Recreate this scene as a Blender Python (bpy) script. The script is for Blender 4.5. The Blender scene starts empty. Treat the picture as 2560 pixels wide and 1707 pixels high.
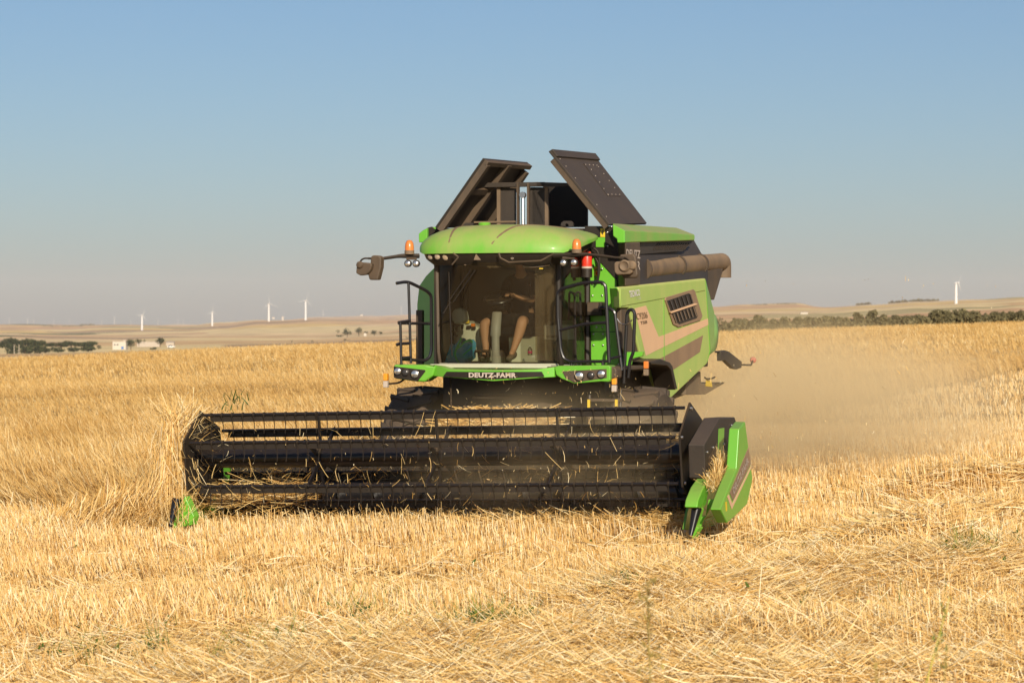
import bpy, bmesh, math, random
import numpy as np
from mathutils import Vector, Matrix, Quaternion

random.seed(7)
RNG = np.random.default_rng(11)
R = math.radians
scene = bpy.context.scene
col = scene.collection

# ---------------------------------------------------------------- camera, light, exposure
F, HZ, CZ = 6600.0, 810.0, 2.65            # focal length in photo pixels, eye-level row, eye height
cam_d = bpy.data.cameras.new('camera')
cam_d.sensor_width = 36.0
cam_d.lens = F / 2560 * 36
cam_d.clip_start, cam_d.clip_end = 0.5, 40000
cam_d.dof.use_dof = True
cam_d.dof.focus_distance = 33.5
cam_d.dof.aperture_fstop = 4.6
cam = bpy.data.objects.new('camera', cam_d)
col.objects.link(cam)
cam.location = (0, 0, CZ)
cam.rotation_euler = (R(90) - math.atan((853.5 - HZ) / F), 0, 0)
scene.camera = cam

SUN_EL, SUN_AZ = R(23), R(11)               # sun behind the camera, a little to its right
sun_dir = Vector((math.sin(SUN_AZ) * math.cos(SUN_EL), -math.cos(SUN_AZ) * math.cos(SUN_EL), math.sin(SUN_EL)))
sl = bpy.data.lights.new('sun', 'SUN')
sl.energy = 5.0
sl.angle = R(0.53)
sl.color = (1.0, 0.88, 0.70)
so = bpy.data.objects.new('sun', sl)
col.objects.link(so)
so.rotation_euler = sun_dir.to_track_quat('Z', 'Y').to_euler()
so.location = (20, -40, 60)

world = bpy.data.worlds.new('World')
scene.world = world
world.use_nodes = True
wn = world.node_tree.nodes
wl = world.node_tree.links
bg = wn['Background']
sky = wn.new('ShaderNodeTexSky')
sky.sky_type = 'NISHITA'
sky.sun_disc = False
sky.sun_elevation = SUN_EL
sky.sun_rotation = math.pi - SUN_AZ
sky.air_density = 1.0
sky.dust_density = 0.85
sky.ozone_density = 5.5
sky.altitude = 200
wl.new(sky.outputs['Color'], bg.inputs['Color'])
bg.inputs['Strength'].default_value = 0.077

scene.view_settings.view_transform = 'Standard'
scene.view_settings.look = 'None'
scene.view_settings.gamma = 1.0
scene.view_settings.use_curve_mapping = False
scene.view_settings.exposure = 0.12
scene.render.engine = 'CYCLES'
scene.cycles.use_denoising = True
scene.cycles.max_bounces = 6
scene.cycles.diffuse_bounces = 3
scene.cycles.glossy_bounces = 3
scene.cycles.transmission_bounces = 4
scene.cycles.transparent_max_bounces = 12
scene.cycles.volume_bounces = 1
scene.cycles.volume_step_rate = 1.0
scene.cycles.sample_clamp_indirect = 6

# ---------------------------------------------------------------- places
TH = R(19.0)                               # how far the machine is turned
C, S = math.cos(TH), math.sin(TH)
OX, OY = 0.37, 36.7                        # middle of its front axle


def pl(px, py, x=None, y=None):
    """The point of the machine's own space seen at photo pixel (px, py) on its plane x = .. or y = .."""
    dx = (px - 1280) / F
    dz = -(py - HZ) / F
    if y is not None:
        t = (y + OX * S + OY * C) / (dx * S + C)
    else:
        t = (x + OX * C - OY * S) / (dx * C - S)
    X, Y = t * dx - OX, t - OY
    return Vector((X * C - Y * S, X * S + Y * C, CZ + t * dz))


def zm(ox, oy, s, pts):
    return [(ox + u / s, oy + v / s) for u, v in pts]


def ZA(*p): return zm(860, 360, 4.612, p)
def ZB(*p): return zm(1340, 360, 4.612, p)
def ZC(*p): return zm(960, 640, 4.9, p)
def ZD(*p): return zm(1360, 600, 4.3545, p)
def ZE(*p): return zm(1540, 640, 3.92, p)
def ZI(*p): return zm(1660, 990, 4.2375, p)
def ZJ(*p): return zm(1100, 620, 4.9, p)
def ZK(*p): return zm(1380, 690, 6.03, p)


def local(X, Y):
    X, Y = X - OX, Y - OY
    return X * C - Y * S, X * S + Y * C


def to_world(x, y):
    return OX + x * C + y * S, OY - x * S + y * C


def at(px, py, Y):
    return Vector(((px - 1280) / F * Y, Y, CZ - (py - HZ) / F * Y))


# ---------------------------------------------------------------- smooth noise for numpy
def vnoise(x, y, seed=0):
    xi, yi = np.floor(x).astype(np.int64), np.floor(y).astype(np.int64)
    fx, fy = x - xi, y - yi
    fx, fy = fx * fx * (3 - 2 * fx), fy * fy * (3 - 2 * fy)

    def h(a, b):
        n = (a * 374761393 + b * 668265263 + seed * 974634777) & 0x7fffffff
        n = ((n ^ (n >> 13)) * 1274126177) & 0x7fffffff
        return ((n ^ (n >> 16)) & 0xffff) / 65535.0
    a = h(xi, yi) * (1 - fx) + h(xi + 1, yi) * fx
    b = h(xi, yi + 1) * (1 - fx) + h(xi + 1, yi + 1) * fx
    return a * (1 - fy) + b * fy


def fbm(x, y, seed=0):
    return (vnoise(x, y, seed) + .5 * vnoise(x * 2.1, y * 2.1, seed + 1) + .25 * vnoise(x * 4.3, y * 4.3, seed + 2)) / 1.75


def smooth(a, b, v):
    t = np.clip((v - a) / (b - a), 0, 1)
    return t * t * (3 - 2 * t)


# windrows of loose straw: (X0, Y0, X1, Y1, half width, height)
WINDROWS = [(-2.0, 20.0, 8.0, 21.2, .85, .24), (.6, 23.8, 9.0, 26.6, .75, .36), (3.8, 28.6, 26.0, 54.0, .9, .40),
            (-3.0, 18.6, 6.0, 18.3, .7, .16), (4.7, 35.0, 11.0, 36.8, .55, .46)]


def windrow(X, Y):
    w = np.zeros_like(X)
    for x0, y0, x1, y1, hw, hh in WINDROWS:
        dx, dy = x1 - x0, y1 - y0
        L = math.hypot(dx, dy)
        t = ((X - x0) * dx + (Y - y0) * dy) / L
        d = (-(X - x0) * dy + (Y - y0) * dx) / L
        d = d + (fbm(t * .5, t * 0 + 3.3, 5) - .5) * 1.2
        e = np.exp(-(d / hw) ** 2) * smooth(-.8, .8, t) * smooth(L + .8, L - .8, t)
        w = np.maximum(w, e * hh * (.55 + .9 * fbm(X * .7, Y * .7, 9)))
    return w


def ground_z(X, Y):
    X = np.asarray(X, float)
    Y = np.asarray(Y, float)
    z = .026 * X + smooth(50, 236, Y) * (.68 + .006 * X) + (fbm(X * .35, Y * .35, 21) - .5) * .10 * smooth(60, 30, Y)
    return z + windrow(X, Y)


def gz(X, Y):
    return float(ground_z(np.array([X]), np.array([Y]))[0])


# ---------------------------------------------------------------- materials
def nmat(name):
    m = bpy.data.materials.new(name)
    m.use_nodes = True
    nt = m.node_tree
    return m, nt.nodes, nt.links, nt.nodes['Principled BSDF']


def rgb(c):
    return (c[0], c[1], c[2], 1)


DUST = (.34, .21, .105)


def paint(name, c, rough=.45, metal=0.0, dust=.25, top=.5, dustcol=DUST, bump=0.0, spec=.5, coat=0.0, var=.45):
    """Paint or plastic with field dust lying on it: speckled all over, thicker on faces that look up."""
    m, n, l, b = nmat(name)
    b.inputs['Metallic'].default_value = metal
    b.inputs['Specular IOR Level'].default_value = spec
    b.inputs['Coat Weight'].default_value = coat
    b.inputs['Coat Roughness'].default_value = .15
    tc = n.new('ShaderNodeTexCoord')
    n1 = n.new('ShaderNodeTexNoise')
    n1.inputs['Scale'].default_value = 3.1
    n1.inputs['Detail'].default_value = 8
    n1.inputs['Roughness'].default_value = .65
    smp = n.new('ShaderNodeMapping')
    smp.inputs['Scale'].default_value = (1, 1, .4)
    l.new(tc.outputs['Object'], smp.inputs[0])
    l.new(smp.outputs[0], n1.inputs['Vector'])
    geo = n.new('ShaderNodeNewGeometry')
    sx = n.new('ShaderNodeSeparateXYZ')
    l.new(geo.outputs['Normal'], sx.inputs[0])
    up = n.new('ShaderNodeMapRange')
    up.inputs['From Min'].default_value = .15
    up.inputs['From Max'].default_value = .95
    up.inputs['To Max'].default_value = top
    l.new(sx.outputs['Z'], up.inputs['Value'])
    mr = n.new('ShaderNodeMapRange')
    mr.inputs['From Min'].default_value = .3
    mr.inputs['From Max'].default_value = .7
    mr.inputs['To Min'].default_value = dust * (1 - var)
    mr.inputs['To Max'].default_value = dust * (1 + var)
    l.new(n1.outputs['Fac'], mr.inputs['Value'])
    ad = n.new('ShaderNodeMath')
    ad.operation = 'ADD'
    ad.use_clamp = True
    l.new(up.outputs[0], ad.inputs[0])
    l.new(mr.outputs[0], ad.inputs[1])
    mx = n.new('ShaderNodeMix')
    mx.data_type = 'RGBA'
    mx.inputs['A'].default_value = rgb(c)
    mx.inputs['B'].default_value = rgb(dustcol)
    l.new(ad.outputs[0], mx.inputs['Factor'])
    l.new(mx.outputs['Result'], b.inputs['Base Color'])
    rr = n.new('ShaderNodeMapRange')
    rr.inputs['To Min'].default_value = rough
    rr.inputs['To Max'].default_value = .9
    l.new(ad.outputs[0], rr.inputs['Value'])
    l.new(rr.outputs[0], b.inputs['Roughness'])
    if bump:
        n2 = n.new('ShaderNodeTexNoise')
        n2.inputs['Scale'].default_value = 30
        n2.inputs['Detail'].default_value = 4
        l.new(tc.outputs['Object'], n2.inputs['Vector'])
        bp = n.new('ShaderNodeBump')
        bp.inputs['Strength'].default_value = bump
        bp.inputs['Distance'].default_value = .01
        l.new(n2.outputs['Fac'], bp.inputs['Height'])
        l.new(bp.outputs[0], b.inputs['Normal'])
    return m


def glassy(name, tint, rough=.03, dirt=.05, dirtcol=DUST):
    """A thin pane: clear with a Fresnel reflection and a film of dust."""
    m, n, l, b = nmat(name)
    out = n['Material Output']
    n.remove(b)
    tr = n.new('ShaderNodeBsdfTransparent')
    tr.inputs['Color'].default_value = rgb(tint)
    gl = n.new('ShaderNodeBsdfGlossy')
    gl.inputs['Roughness'].default_value = rough
    fr = n.new('ShaderNodeFresnel')
    fr.inputs['IOR'].default_value = 1.45
    m1 = n.new('ShaderNodeMixShader')
    l.new(fr.outputs[0], m1.inputs[0])
    l.new(tr.outputs[0], m1.inputs[1])
    l.new(gl.outputs[0], m1.inputs[2])
    df = n.new('ShaderNodeBsdfDiffuse')
    df.inputs['Color'].default_value = rgb(dirtcol)
    tc = n.new('ShaderNodeTexCoord')
    ns = n.new('ShaderNodeTexNoise')
    ns.inputs['Scale'].default_value = 3
    ns.inputs['Detail'].default_value = 7
    l.new(tc.outputs['Object'], ns.inputs['Vector'])
    mr = n.new('ShaderNodeMapRange')
    mr.inputs['To Min'].default_value = dirt * .3
    mr.inputs['To Max'].default_value = dirt * 1.7
    l.new(ns.outputs['Fac'], mr.inputs['Value'])
    m2 = n.new('ShaderNodeMixShader')
    l.new(mr.outputs[0], m2.inputs[0])
    l.new(m1.outputs[0], m2.inputs[1])
    l.new(df.outputs[0], m2.inputs[2])
    l.new(m2.outputs[0], out.inputs['Surface'])
    return m


def straw_mat(name, stops, rough=.55, trans=.25):
    """Stalks: every stalk has its own tone, read from the attribute its mesh carries."""
    m, n, l, b = nmat(name)
    at_ = n.new('ShaderNodeAttribute')
    at_.attribute_name = 'tone'
    cr = n.new('ShaderNodeValToRGB')
    e = cr.color_ramp.elements
    e[0].position, e[0].color = stops[0][0], rgb(stops[0][1])
    e[1].position, e[1].color = stops[-1][0], rgb(stops[-1][1])
    for p, c in stops[1:-1]:
        x = e.new(p)
        x.color = rgb(c)
    l.new(at_.outputs['Fac'], cr.inputs['Fac'])
    l.new(cr.outputs['Color'], b.inputs['Base Color'])
    b.inputs['Roughness'].default_value = rough
    b.inputs['Specular IOR Level'].default_value = .35
    tl = n.new('ShaderNodeBsdfTranslucent')
    l.new(cr.outputs['Color'], tl.inputs['Color'])
    mx = n.new('ShaderNodeMixShader')
    mx.inputs[0].default_value = trans
    l.new(b.outputs[0], mx.inputs[1])
    l.new(tl.outputs[0], mx.inputs[2])
    l.new(mx.outputs[0], n['Material Output'].inputs['Surface'])
    return m


GREEN = (.105, .43, .022)
M = {}
M['green'] = paint('green paint', GREEN, .32, dust=.10, top=.28, coat=.25)
M['green_roof'] = paint('green roof paint', GREEN, .42, dust=.27, top=.36, dustcol=(.44, .31, .15), coat=.08, var=.85)
M['chopper'] = paint('dusty chopper sheet', (.04, .035, .03), .7, dust=.5, top=.2, dustcol=(.26, .18, .10), var=.3)
M['green_hood'] = paint('hazy green plastic', (.12, .40, .06), .5, dust=.35, top=.3, dustcol=(.34, .34, .18), var=.3)
M['groove'] = paint('dirty groove', (.06, .05, .04), .8, dust=.6, top=.1, dustcol=(.26, .17, .09), var=.3)
M['green_side'] = paint('dusty green paint', GREEN, .5, dust=.58, top=.35, dustcol=(.58, .54, .20), var=.16)
M['green_clean'] = paint('clean green paint', (.125, .455, .028), .33, dust=.07, top=.3, coat=.2, var=.9)
M['stripe_tan'] = paint('tan stripe', (.10, .08, .07), .5, dust=.95, top=.2, dustcol=(.74, .47, .27), var=.06)
M['stripe_dark'] = paint('dark stripe', (.05, .04, .035), .5, dust=.62, top=.2, dustcol=(.42, .27, .15), var=.2)
M['black'] = paint('black plastic', (.013, .011, .009), .5, dust=.03, top=.16, spec=.35)
M['black_clean'] = paint('black gloss paint', (.008, .008, .010), .28, dust=.008, top=.05, coat=.25, spec=.4)
M['black_dusty'] = paint('dusty black sheet', (.014, .012, .010), .55, dust=.12, top=.28, dustcol=(.19, .13, .085), bump=.15)
M['black_side'] = paint('dust coated black cover', (.016, .014, .012), .5, dust=.22, top=.2, dustcol=(.30, .19, .10))
M['tube'] = paint('dust coated tube', (.04, .034, .028), .55, dust=.5, top=.34, dustcol=(.31, .205, .115), bump=.1)
M['steel'] = paint('bare steel', (.6, .6, .6), .25, 1.0, dust=.08, top=.2)
M['rubber'] = paint('tyre rubber', (.014, .013, .012), .8, dust=.16, top=.25, dustcol=(.26, .17, .10), bump=.3)
M['grey'] = paint('grey plastic', (.24, .25, .22), .5, dust=.12, top=.2)
M['pale'] = paint('pale cab trim', (.58, .60, .48), .6, dust=.12, top=.15)
M['floor'] = paint('cab floor', (.48, .50, .38), .6, dust=.2, top=.15)
M['white'] = paint('white paint', (.78, .77, .73), .5, dust=.05, top=.1)
M['letter'] = paint('pale lettering', (.55, .48, .42), .5, dust=.25, top=.1)
M['letter_white'] = paint('white lettering', (.8, .78, .72), .5, dust=.12, top=.1)
M['letter_dark'] = paint('dark lettering', (.14, .085, .04), .5, dust=.2, top=.1)
M['letter_faint'] = paint('worn lettering', (.16, .12, .085), .5, dust=.3, top=.1)
M['red'] = paint('red enamel', (.75, .035, .015), .35, dust=.05, top=.2, coat=.3)
M['red_dusty'] = paint('dusty red lens', (.5, .04, .03), .4, dust=.5, top=.2, dustcol=(.42, .28, .19))
M['yellow'] = paint('yellow sticker', (.75, .52, .02), .5, dust=.08, top=.1)
M['orange'] = paint('orange lens', (.80, .20, .015), .25, dust=.18, top=.15, coat=.4)
M['amber'] = paint('amber lens', (.85, .33, .02), .2, dust=.05, top=.1, coat=.5)
M['skin'] = paint('skin', (.44, .23, .125), .6, dust=.14, top=.0, dustcol=(.16, .08, .045), var=.95)
M['cloth'] = paint('black cloth', (.008, .008, .008), .95, dust=.0, top=.0, spec=.15)
M['shoe'] = paint('dark trainer', (.03, .03, .026), .8, dust=.15, top=.2)
M['hair'] = paint('dark hair', (.02, .014, .01), .7, dust=.0, top=.0)
M['blue'] = paint('blue nylon', (.04, .40, .64), .75, dust=.06, top=.08, bump=.4)
M['teal'] = paint('green nylon trim', (.03, .62, .20), .7, dust=.04, top=.05)
M['bright'] = paint('lamp reflector', (.85, .85, .82), .12, .85, dust=.08, top=.15)
M['lens_dusty'] = paint('dusty lamp lens', (.4, .36, .3), .3, .2, dust=.55, top=.2, dustcol=(.40, .27, .15))
M['glass'] = glassy('windscreen glass', (.69, .70, .61), dirt=.034)
M['glass_side'] = glassy('side glass', (.74, .80, .68), dirt=.05)
M['concrete'] = paint('old render', (.52, .47, .40), .9, dust=.25, top=.1)
M['whitewash'] = paint('whitewash', (.60, .55, .47), .9, dust=.10, top=.1)
M['blue_door'] = paint('blue door paint', (.04, .16, .42), .6, dust=.08, top=.1)
M['dark_pane'] = paint('dark window pane', (.03, .035, .04), .15, dust=.05, top=.1)
M['pole'] = paint('weathered pole', (.42, .38, .30), .8, dust=.2, top=.1)
M['turbine_far'] = paint('haze-faded turbine grey', (.52, .51, .50), .6, dust=.02, top=.05)  # greyed to put the fading of distant haze into the colour
M['turbine'] = paint('turbine white', (.72, .72, .70), .5, dust=.02, top=.05)
M['bark'] = paint('bark', (.10, .07, .045), .9, dust=.2, top=.1, bump=.5)
M['bottle'] = glassy('bottle plastic', (.75, .78, .75), rough=.1, dirt=.08)
M['pink'] = paint('pink label', (.6, .06, .16), .5, dust=.05, top=.05)

M['leaf'] = straw_mat('evergreen leaves', [(0, (.028, .038, .013)), (.6, (.055, .07, .022)), (1, (.09, .10, .032))], .7, .2)
M['leaf_hazed'] = straw_mat('haze-lightened shrub leaves', [(0, (.12, .105, .05)), (.6, (.21, .18, .085)), (1, (.31, .26, .125))], .8, .25)  # leaf colour lightened as if seen through airborne dust and haze
M['leaf_green'] = straw_mat('fresh weeds', [(0, (.06, .12, .02)), (.6, (.16, .22, .03)), (1, (.36, .38, .06))], .6, .35)
M['weed_dry'] = straw_mat('dry weed', [(0, (.20, .13, .04)), (.6, (.36, .27, .07)), (1, (.5, .40, .10))], .7, .3)
M['stubble'] = straw_mat('stubble straw', [(0, (.30, .13, .025)), (.35, (.64, .36, .095)), (.75, (.89, .63, .265)), (1, (.97, .84, .55))], .5, .22)
M['straw'] = straw_mat('loose straw', [(0, (.27, .125, .025)), (.3, (.63, .36, .095)), (.7, (.87, .62, .25)), (1, (.96, .83, .54))], .45, .2)
M['wheat'] = straw_mat('ripe wheat', [(0, (.33, .165, .035)), (.4, (.65, .40, .125)), (.8, (.83, .58, .23)), (1, (.93, .75, .41))], .55, .38)


# ---------------------------------------------------------------- mesh building
class MB:
    def __init__(s):
        s.v, s.f = [], []

    def add(s, verts, faces):
        k = len(s.v)
        s.v += [tuple(p) for p in verts]
        s.f += [tuple(i + k for i in f) for f in faces]
        return s

    def box(s, c, d, rot=None):
        c = Vector(c)
        h = Vector(d) / 2
        rm = rot or Matrix.Identity(3)
        vs = [c + rm @ Vector((sx * h.x, sy * h.y, sz * h.z)) for sx in (-1, 1) for sy in (-1, 1) for sz in (-1, 1)]
        return s.add(vs, [(0, 1, 3, 2), (4, 6, 7, 5), (0, 4, 5, 1), (2, 3, 7, 6), (0, 2, 6, 4), (1, 5, 7, 3)])

    def prism(s, pts, vec):
        vec = Vector(vec)
        pts = [Vector(p) for p in pts]
        n = len(pts)
        fs = [tuple(range(n)), tuple(range(2 * n - 1, n - 1, -1))]
        fs += [(i, i + n, (i + 1) % n + n, (i + 1) % n) for i in range(n)]
        return s.add(pts + [p + vec for p in pts], fs)

    def rings(s, rings, cap=True, closed=True):
        n = len(rings[0])
        vs = [p for r in rings for p in r]
        fs = []
        for k in range(len(rings) - 1):
            for i in range(n if closed else n - 1):
                j = (i + 1) % n
                fs.append((k * n + i, k * n + j, (k + 1) * n + j, (k + 1) * n + i))
        if cap:
            fs.append(tuple(range(n - 1, -1, -1)))
            fs.append(tuple(range((len(rings) - 1) * n, len(rings) * n)))
        return s.add(vs, fs)

    def tube(s, pts, r, n=8, r1=None):
        pts = [Vector(p) for p in pts]
        out = []
        prev = None
        for i, p in enumerate(pts):
            a = pts[max(i - 1, 0)]
            b = pts[min(i + 1, len(pts) - 1)]
            t = (b - a).normalized()
            if prev is None:
                u = t.orthogonal().normalized()
            else:
                u = (prev - t * prev.dot(t)).normalized()
            prev = u
            w = t.cross(u)
            rr = r if r1 is None else r + (r1 - r) * i / (len(pts) - 1)
            out.append([p + (u * math.cos(2 * math.pi * k / n) + w * math.sin(2 * math.pi * k / n)) * rr for k in range(n)])
        return s.rings(out)

    def lathe(s, prof, c, axis='z', n=20):
        """prof: (radius, distance along the axis)."""
        c = Vector(c)
        ax = {'x': (Vector((0, 1, 0)), Vector((0, 0, 1)), Vector((1, 0, 0))),
              'y': (Vector((1, 0, 0)), Vector((0, 0, 1)), Vector((0, 1, 0))),
              'z': (Vector((1, 0, 0)), Vector((0, 1, 0)), Vector((0, 0, 1)))}[axis] if isinstance(axis, str) else axis
        rs = [[c + (ax[0] * math.cos(2 * math.pi * k / n) + ax[1] * math.sin(2 * math.pi * k / n)) * max(r, 1e-4) + ax[2] * h
               for k in range(n)] for r, h in prof]
        return s.rings(rs)

    def build(s, name, m, parent=None, bevel=0, seg=2, smooth=40, label=None):
        me = bpy.data.meshes.new(name)
        me.from_pydata(s.v, [], s.f)
        bm = bmesh.new()
        bm.from_mesh(me)
        bmesh.ops.recalc_face_normals(bm, faces=bm.faces)
        bm.to_mesh(me)
        bm.free()
        return link(name, me, m, parent, bevel, seg, smooth, label)


def link(name, me, m, parent=None, bevel=0, seg=2, smooth=40, label=None):
    me.materials.append(M[m] if isinstance(m, str) else m)
    if smooth:
        me.polygons.foreach_set('use_smooth', [True] * len(me.polygons))
        me.set_sharp_from_angle(angle=R(smooth))
    o = bpy.data.objects.new(name, me)
    col.objects.link(o)
    if parent:
        o.parent = parent
    if bevel:
        md = o.modifiers.new('bevel', 'BEVEL')
        md.width = bevel
        md.segments = seg
        md.limit_method = 'ANGLE'
        md.angle_limit = R(35)
        md.harden_normals = True
    if label:
        o['label'] = label
    return o


def copy(o, parent=None, loc=None, mw=None):
    c = o.copy()
    col.objects.link(c)
    c.parent = parent or o.parent
    if mw is not None:
        c.matrix_basis = mw
    elif loc is not None:
        c.location = loc
    return c


def empty(name, loc, rz=0, label=None, cat=None, group=None):
    o = bpy.data.objects.new(name, None)
    o.empty_display_size = .2
    col.objects.link(o)
    o.location = loc
    o.rotation_euler = (0, 0, rz)
    return tag(o, label, cat, group)


def tag(o, label=None, cat=None, group=None, kind=None):
    for k, v in (('label', label), ('category', cat), ('group', group), ('kind', kind)):
        if v:
            o[k] = v
    return o


def path(pts, n=6, rad=.08):
    """Round the corners of a polyline."""
    pts = [Vector(p) for p in pts]
    out = [pts[0]]
    for i in range(1, len(pts) - 1):
        a, b, c = pts[i - 1], pts[i], pts[i + 1]
        r = min(rad, (a - b).length * .45, (c - b).length * .45)
        p, q = b + (a - b).normalized() * r, b + (c - b).normalized() * r
        for k in range(n + 1):
            t = k / n
            out.append(p * (1 - t) ** 2 + b * 2 * t * (1 - t) + q * t * t)
    out.append(pts[-1])
    return out


def text_part(name, txt, origin, xd, yd, width, m, parent, height=None, bold=.02, depth=.003, spacing=1.0, label=None):
    cu = bpy.data.curves.new(name, 'FONT')
    cu.body = txt
    cu.offset = bold
    cu.size = 1.0
    cu.space_character = spacing
    cu.resolution_u = 3
    tmp = bpy.data.objects.new(name, cu)
    me = bpy.data.meshes.new_from_object(tmp)
    bpy.data.objects.remove(tmp)
    v = np.empty(len(me.vertices) * 3)
    me.vertices.foreach_get('co', v)
    v = v.reshape(-1, 3)
    lo, hi = v.min(0), v.max(0)
    sx = width / (hi[0] - lo[0])
    sy = sx if height is None else height / (hi[1] - lo[1])
    xd, yd = Vector(xd).normalized(), Vector(yd).normalized()
    nd = xd.cross(yd).normalized()
    w = np.array([np.array(Vector(origin) + xd * (p[0] - lo[0]) * sx + yd * (p[1] - lo[1]) * sy + nd * depth) for p in v])
    me.vertices.foreach_set('co', w.ravel())
    me.update()
    o = link(name, me, m, parent, smooth=0, label=label)
    return o


# ================================================================ GROUND AND HILLS
def grid_mesh(name, xs, ys, zf, keep=None):
    X, Y = np.meshgrid(xs, ys)
    Z = zf(X, Y)
    v = np.stack([X, Y, Z], -1).reshape(-1, 3)
    nx, ny = len(xs), len(ys)
    i = np.arange(nx - 1)[None, :] + np.arange(ny - 1)[:, None] * nx
    f = np.stack([i, i + 1, i + 1 + nx, i + nx], -1).reshape(-1, 4)
    if keep is not None:
        cx = v[f].mean(1)
        f = f[keep(cx[:, 0], cx[:, 1])]
    return raw_mesh(name, v, f)


def raw_mesh(name, v, f, tone=None):
    me = bpy.data.meshes.new(name)
    v = np.ascontiguousarray(v, dtype=np.float32)
    f = np.ascontiguousarray(f, dtype=np.int32)
    me.vertices.add(len(v))
    me.vertices.foreach_set('co', v.ravel())
    k = f.shape[1]
    me.loops.add(f.size)
    me.loops.foreach_set('vertex_index', f.ravel())
    me.polygons.add(len(f))
    me.polygons.foreach_set('loop_start', np.arange(0, f.size, k, dtype=np.int32))
    me.update(calc_edges=True)
    if tone is not None:
        a = me.attributes.new('tone', 'FLOAT', 'POINT')
        a.data.foreach_set('value', np.ascontiguousarray(tone, dtype=np.float32))
    return me


def ground_mat():
    m, n, l, b = nmat('straw litter and soil')
    tc = n.new('ShaderNodeTexCoord')
    n1 = n.new('ShaderNodeTexNoise')
    n1.inputs['Scale'].default_value = 22
    n1.inputs['Detail'].default_value = 6
    mp = n.new('ShaderNodeMapping')
    mp.inputs['Scale'].default_value = (1, .35, 1)
    l.new(tc.outputs['Object'], mp.inputs[0])
    l.new(mp.outputs[0], n1.inputs['Vector'])
    cr = n.new('ShaderNodeValToRGB')
    e = cr.color_ramp.elements
    e[0].position, e[0].color = .30, (.15, .07, .02, 1)
    e[1].position, e[1].color = .75, (.58, .32, .09, 1)
    x = e.new(.52)
    x.color = (.36, .19, .055, 1)
    l.new(n1.outputs['Fac'], cr.inputs['Fac'])
    # beyond the stalks built one by one the ground itself is the colour of stubble
    ca_ = n.new('ShaderNodeAttribute')
    ca_.attribute_name = 'tone'
    c2 = n.new('ShaderNodeValToRGB')
    c2.color_ramp.elements[0].position, c2.color_ramp.elements[0].color = .3, (.52, .32, .11, 1)
    c2.color_ramp.elements[1].position, c2.color_ramp.elements[1].color = .7, (.86, .63, .30, 1)
    l.new(n1.outputs['Fac'], c2.inputs['Fac'])
    mx = n.new('ShaderNodeMix')
    mx.data_type = 'RGBA'
    l.new(ca_.outputs['Fac'], mx.inputs['Factor'])
    l.new(c2.outputs['Color'], mx.inputs['A'])
    l.new(cr.outputs['Color'], mx.inputs['B'])
    l.new(mx.outputs['Result'], b.inputs['Base Color'])
    b.inputs['Roughness'].default_value = .9
    b.inputs['Specular IOR Level'].default_value = .1
    bp = n.new('ShaderNodeBump')
    bp.inputs['Strength'].default_value = .8
    bp.inputs['Distance'].default_value = .03
    l.new(n1.outputs['Fac'], bp.inputs['Height'])
    l.new(bp.outputs[0], b.inputs['Normal'])
    return m


def far_wheat_mat():
    m, n, l, b = nmat('wheat canopy')
    tc = n.new('ShaderNodeTexCoord')

    def noise(scale, vec, det=5):
        x = n.new('ShaderNodeTexNoise')
        x.inputs['Scale'].default_value = scale
        x.inputs['Detail'].default_value = det
        mp = n.new('ShaderNodeMapping')
        mp.inputs['Scale'].default_value = vec
        l.new(tc.outputs['Object'], mp.inputs[0])
        l.new(mp.outputs[0], x.inputs['Vector'])
        return x
    a = noise(5.0, (1, .5, 1), 6)
    c = noise(.05, (.25, 1.3, 1), 4)
    cr = n.new('ShaderNodeValToRGB')
    e = cr.color_ramp.elements
    e[0].position, e[0].color = .3, (.59, .36, .12, 1)
    e[1].position, e[1].color = .72, (.87, .59, .245, 1)
    l.new(a.outputs['Fac'], cr.inputs['Fac'])
    cr2 = n.new('ShaderNodeValToRGB')
    e = cr2.color_ramp.elements
    e[0].position, e[0].color = .38, (.78, .72, .62, 1)
    e[1].position, e[1].color = .62, (1.1, 1.1, 1.12, 1)
    l.new(c.outputs['Fac'], cr2.inputs['Fac'])
    mu = n.new('ShaderNodeMix')
    mu.data_type = 'RGBA'
    mu.blend_type = 'MULTIPLY'
    mu.inputs['Factor'].default_value = 1
    l.new(cr.outputs['Color'], mu.inputs['A'])
    l.new(cr2.outputs['Color'], mu.inputs['B'])
    l.new(mu.outputs['Result'], b.inputs['Base Color'])
    b.inputs['Roughness'].default_value = .85
    b.inputs['Specular IOR Level'].default_value = .15
    bp = n.new('ShaderNodeBump')
    bp.inputs['Strength'].default_value = .9
    bp.inputs['Distance'].default_value = .25
    l.new(a.outputs['Fac'], bp.inputs['Height'])
    l.new(bp.outputs[0], b.inputs['Normal'])
    return m


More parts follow.
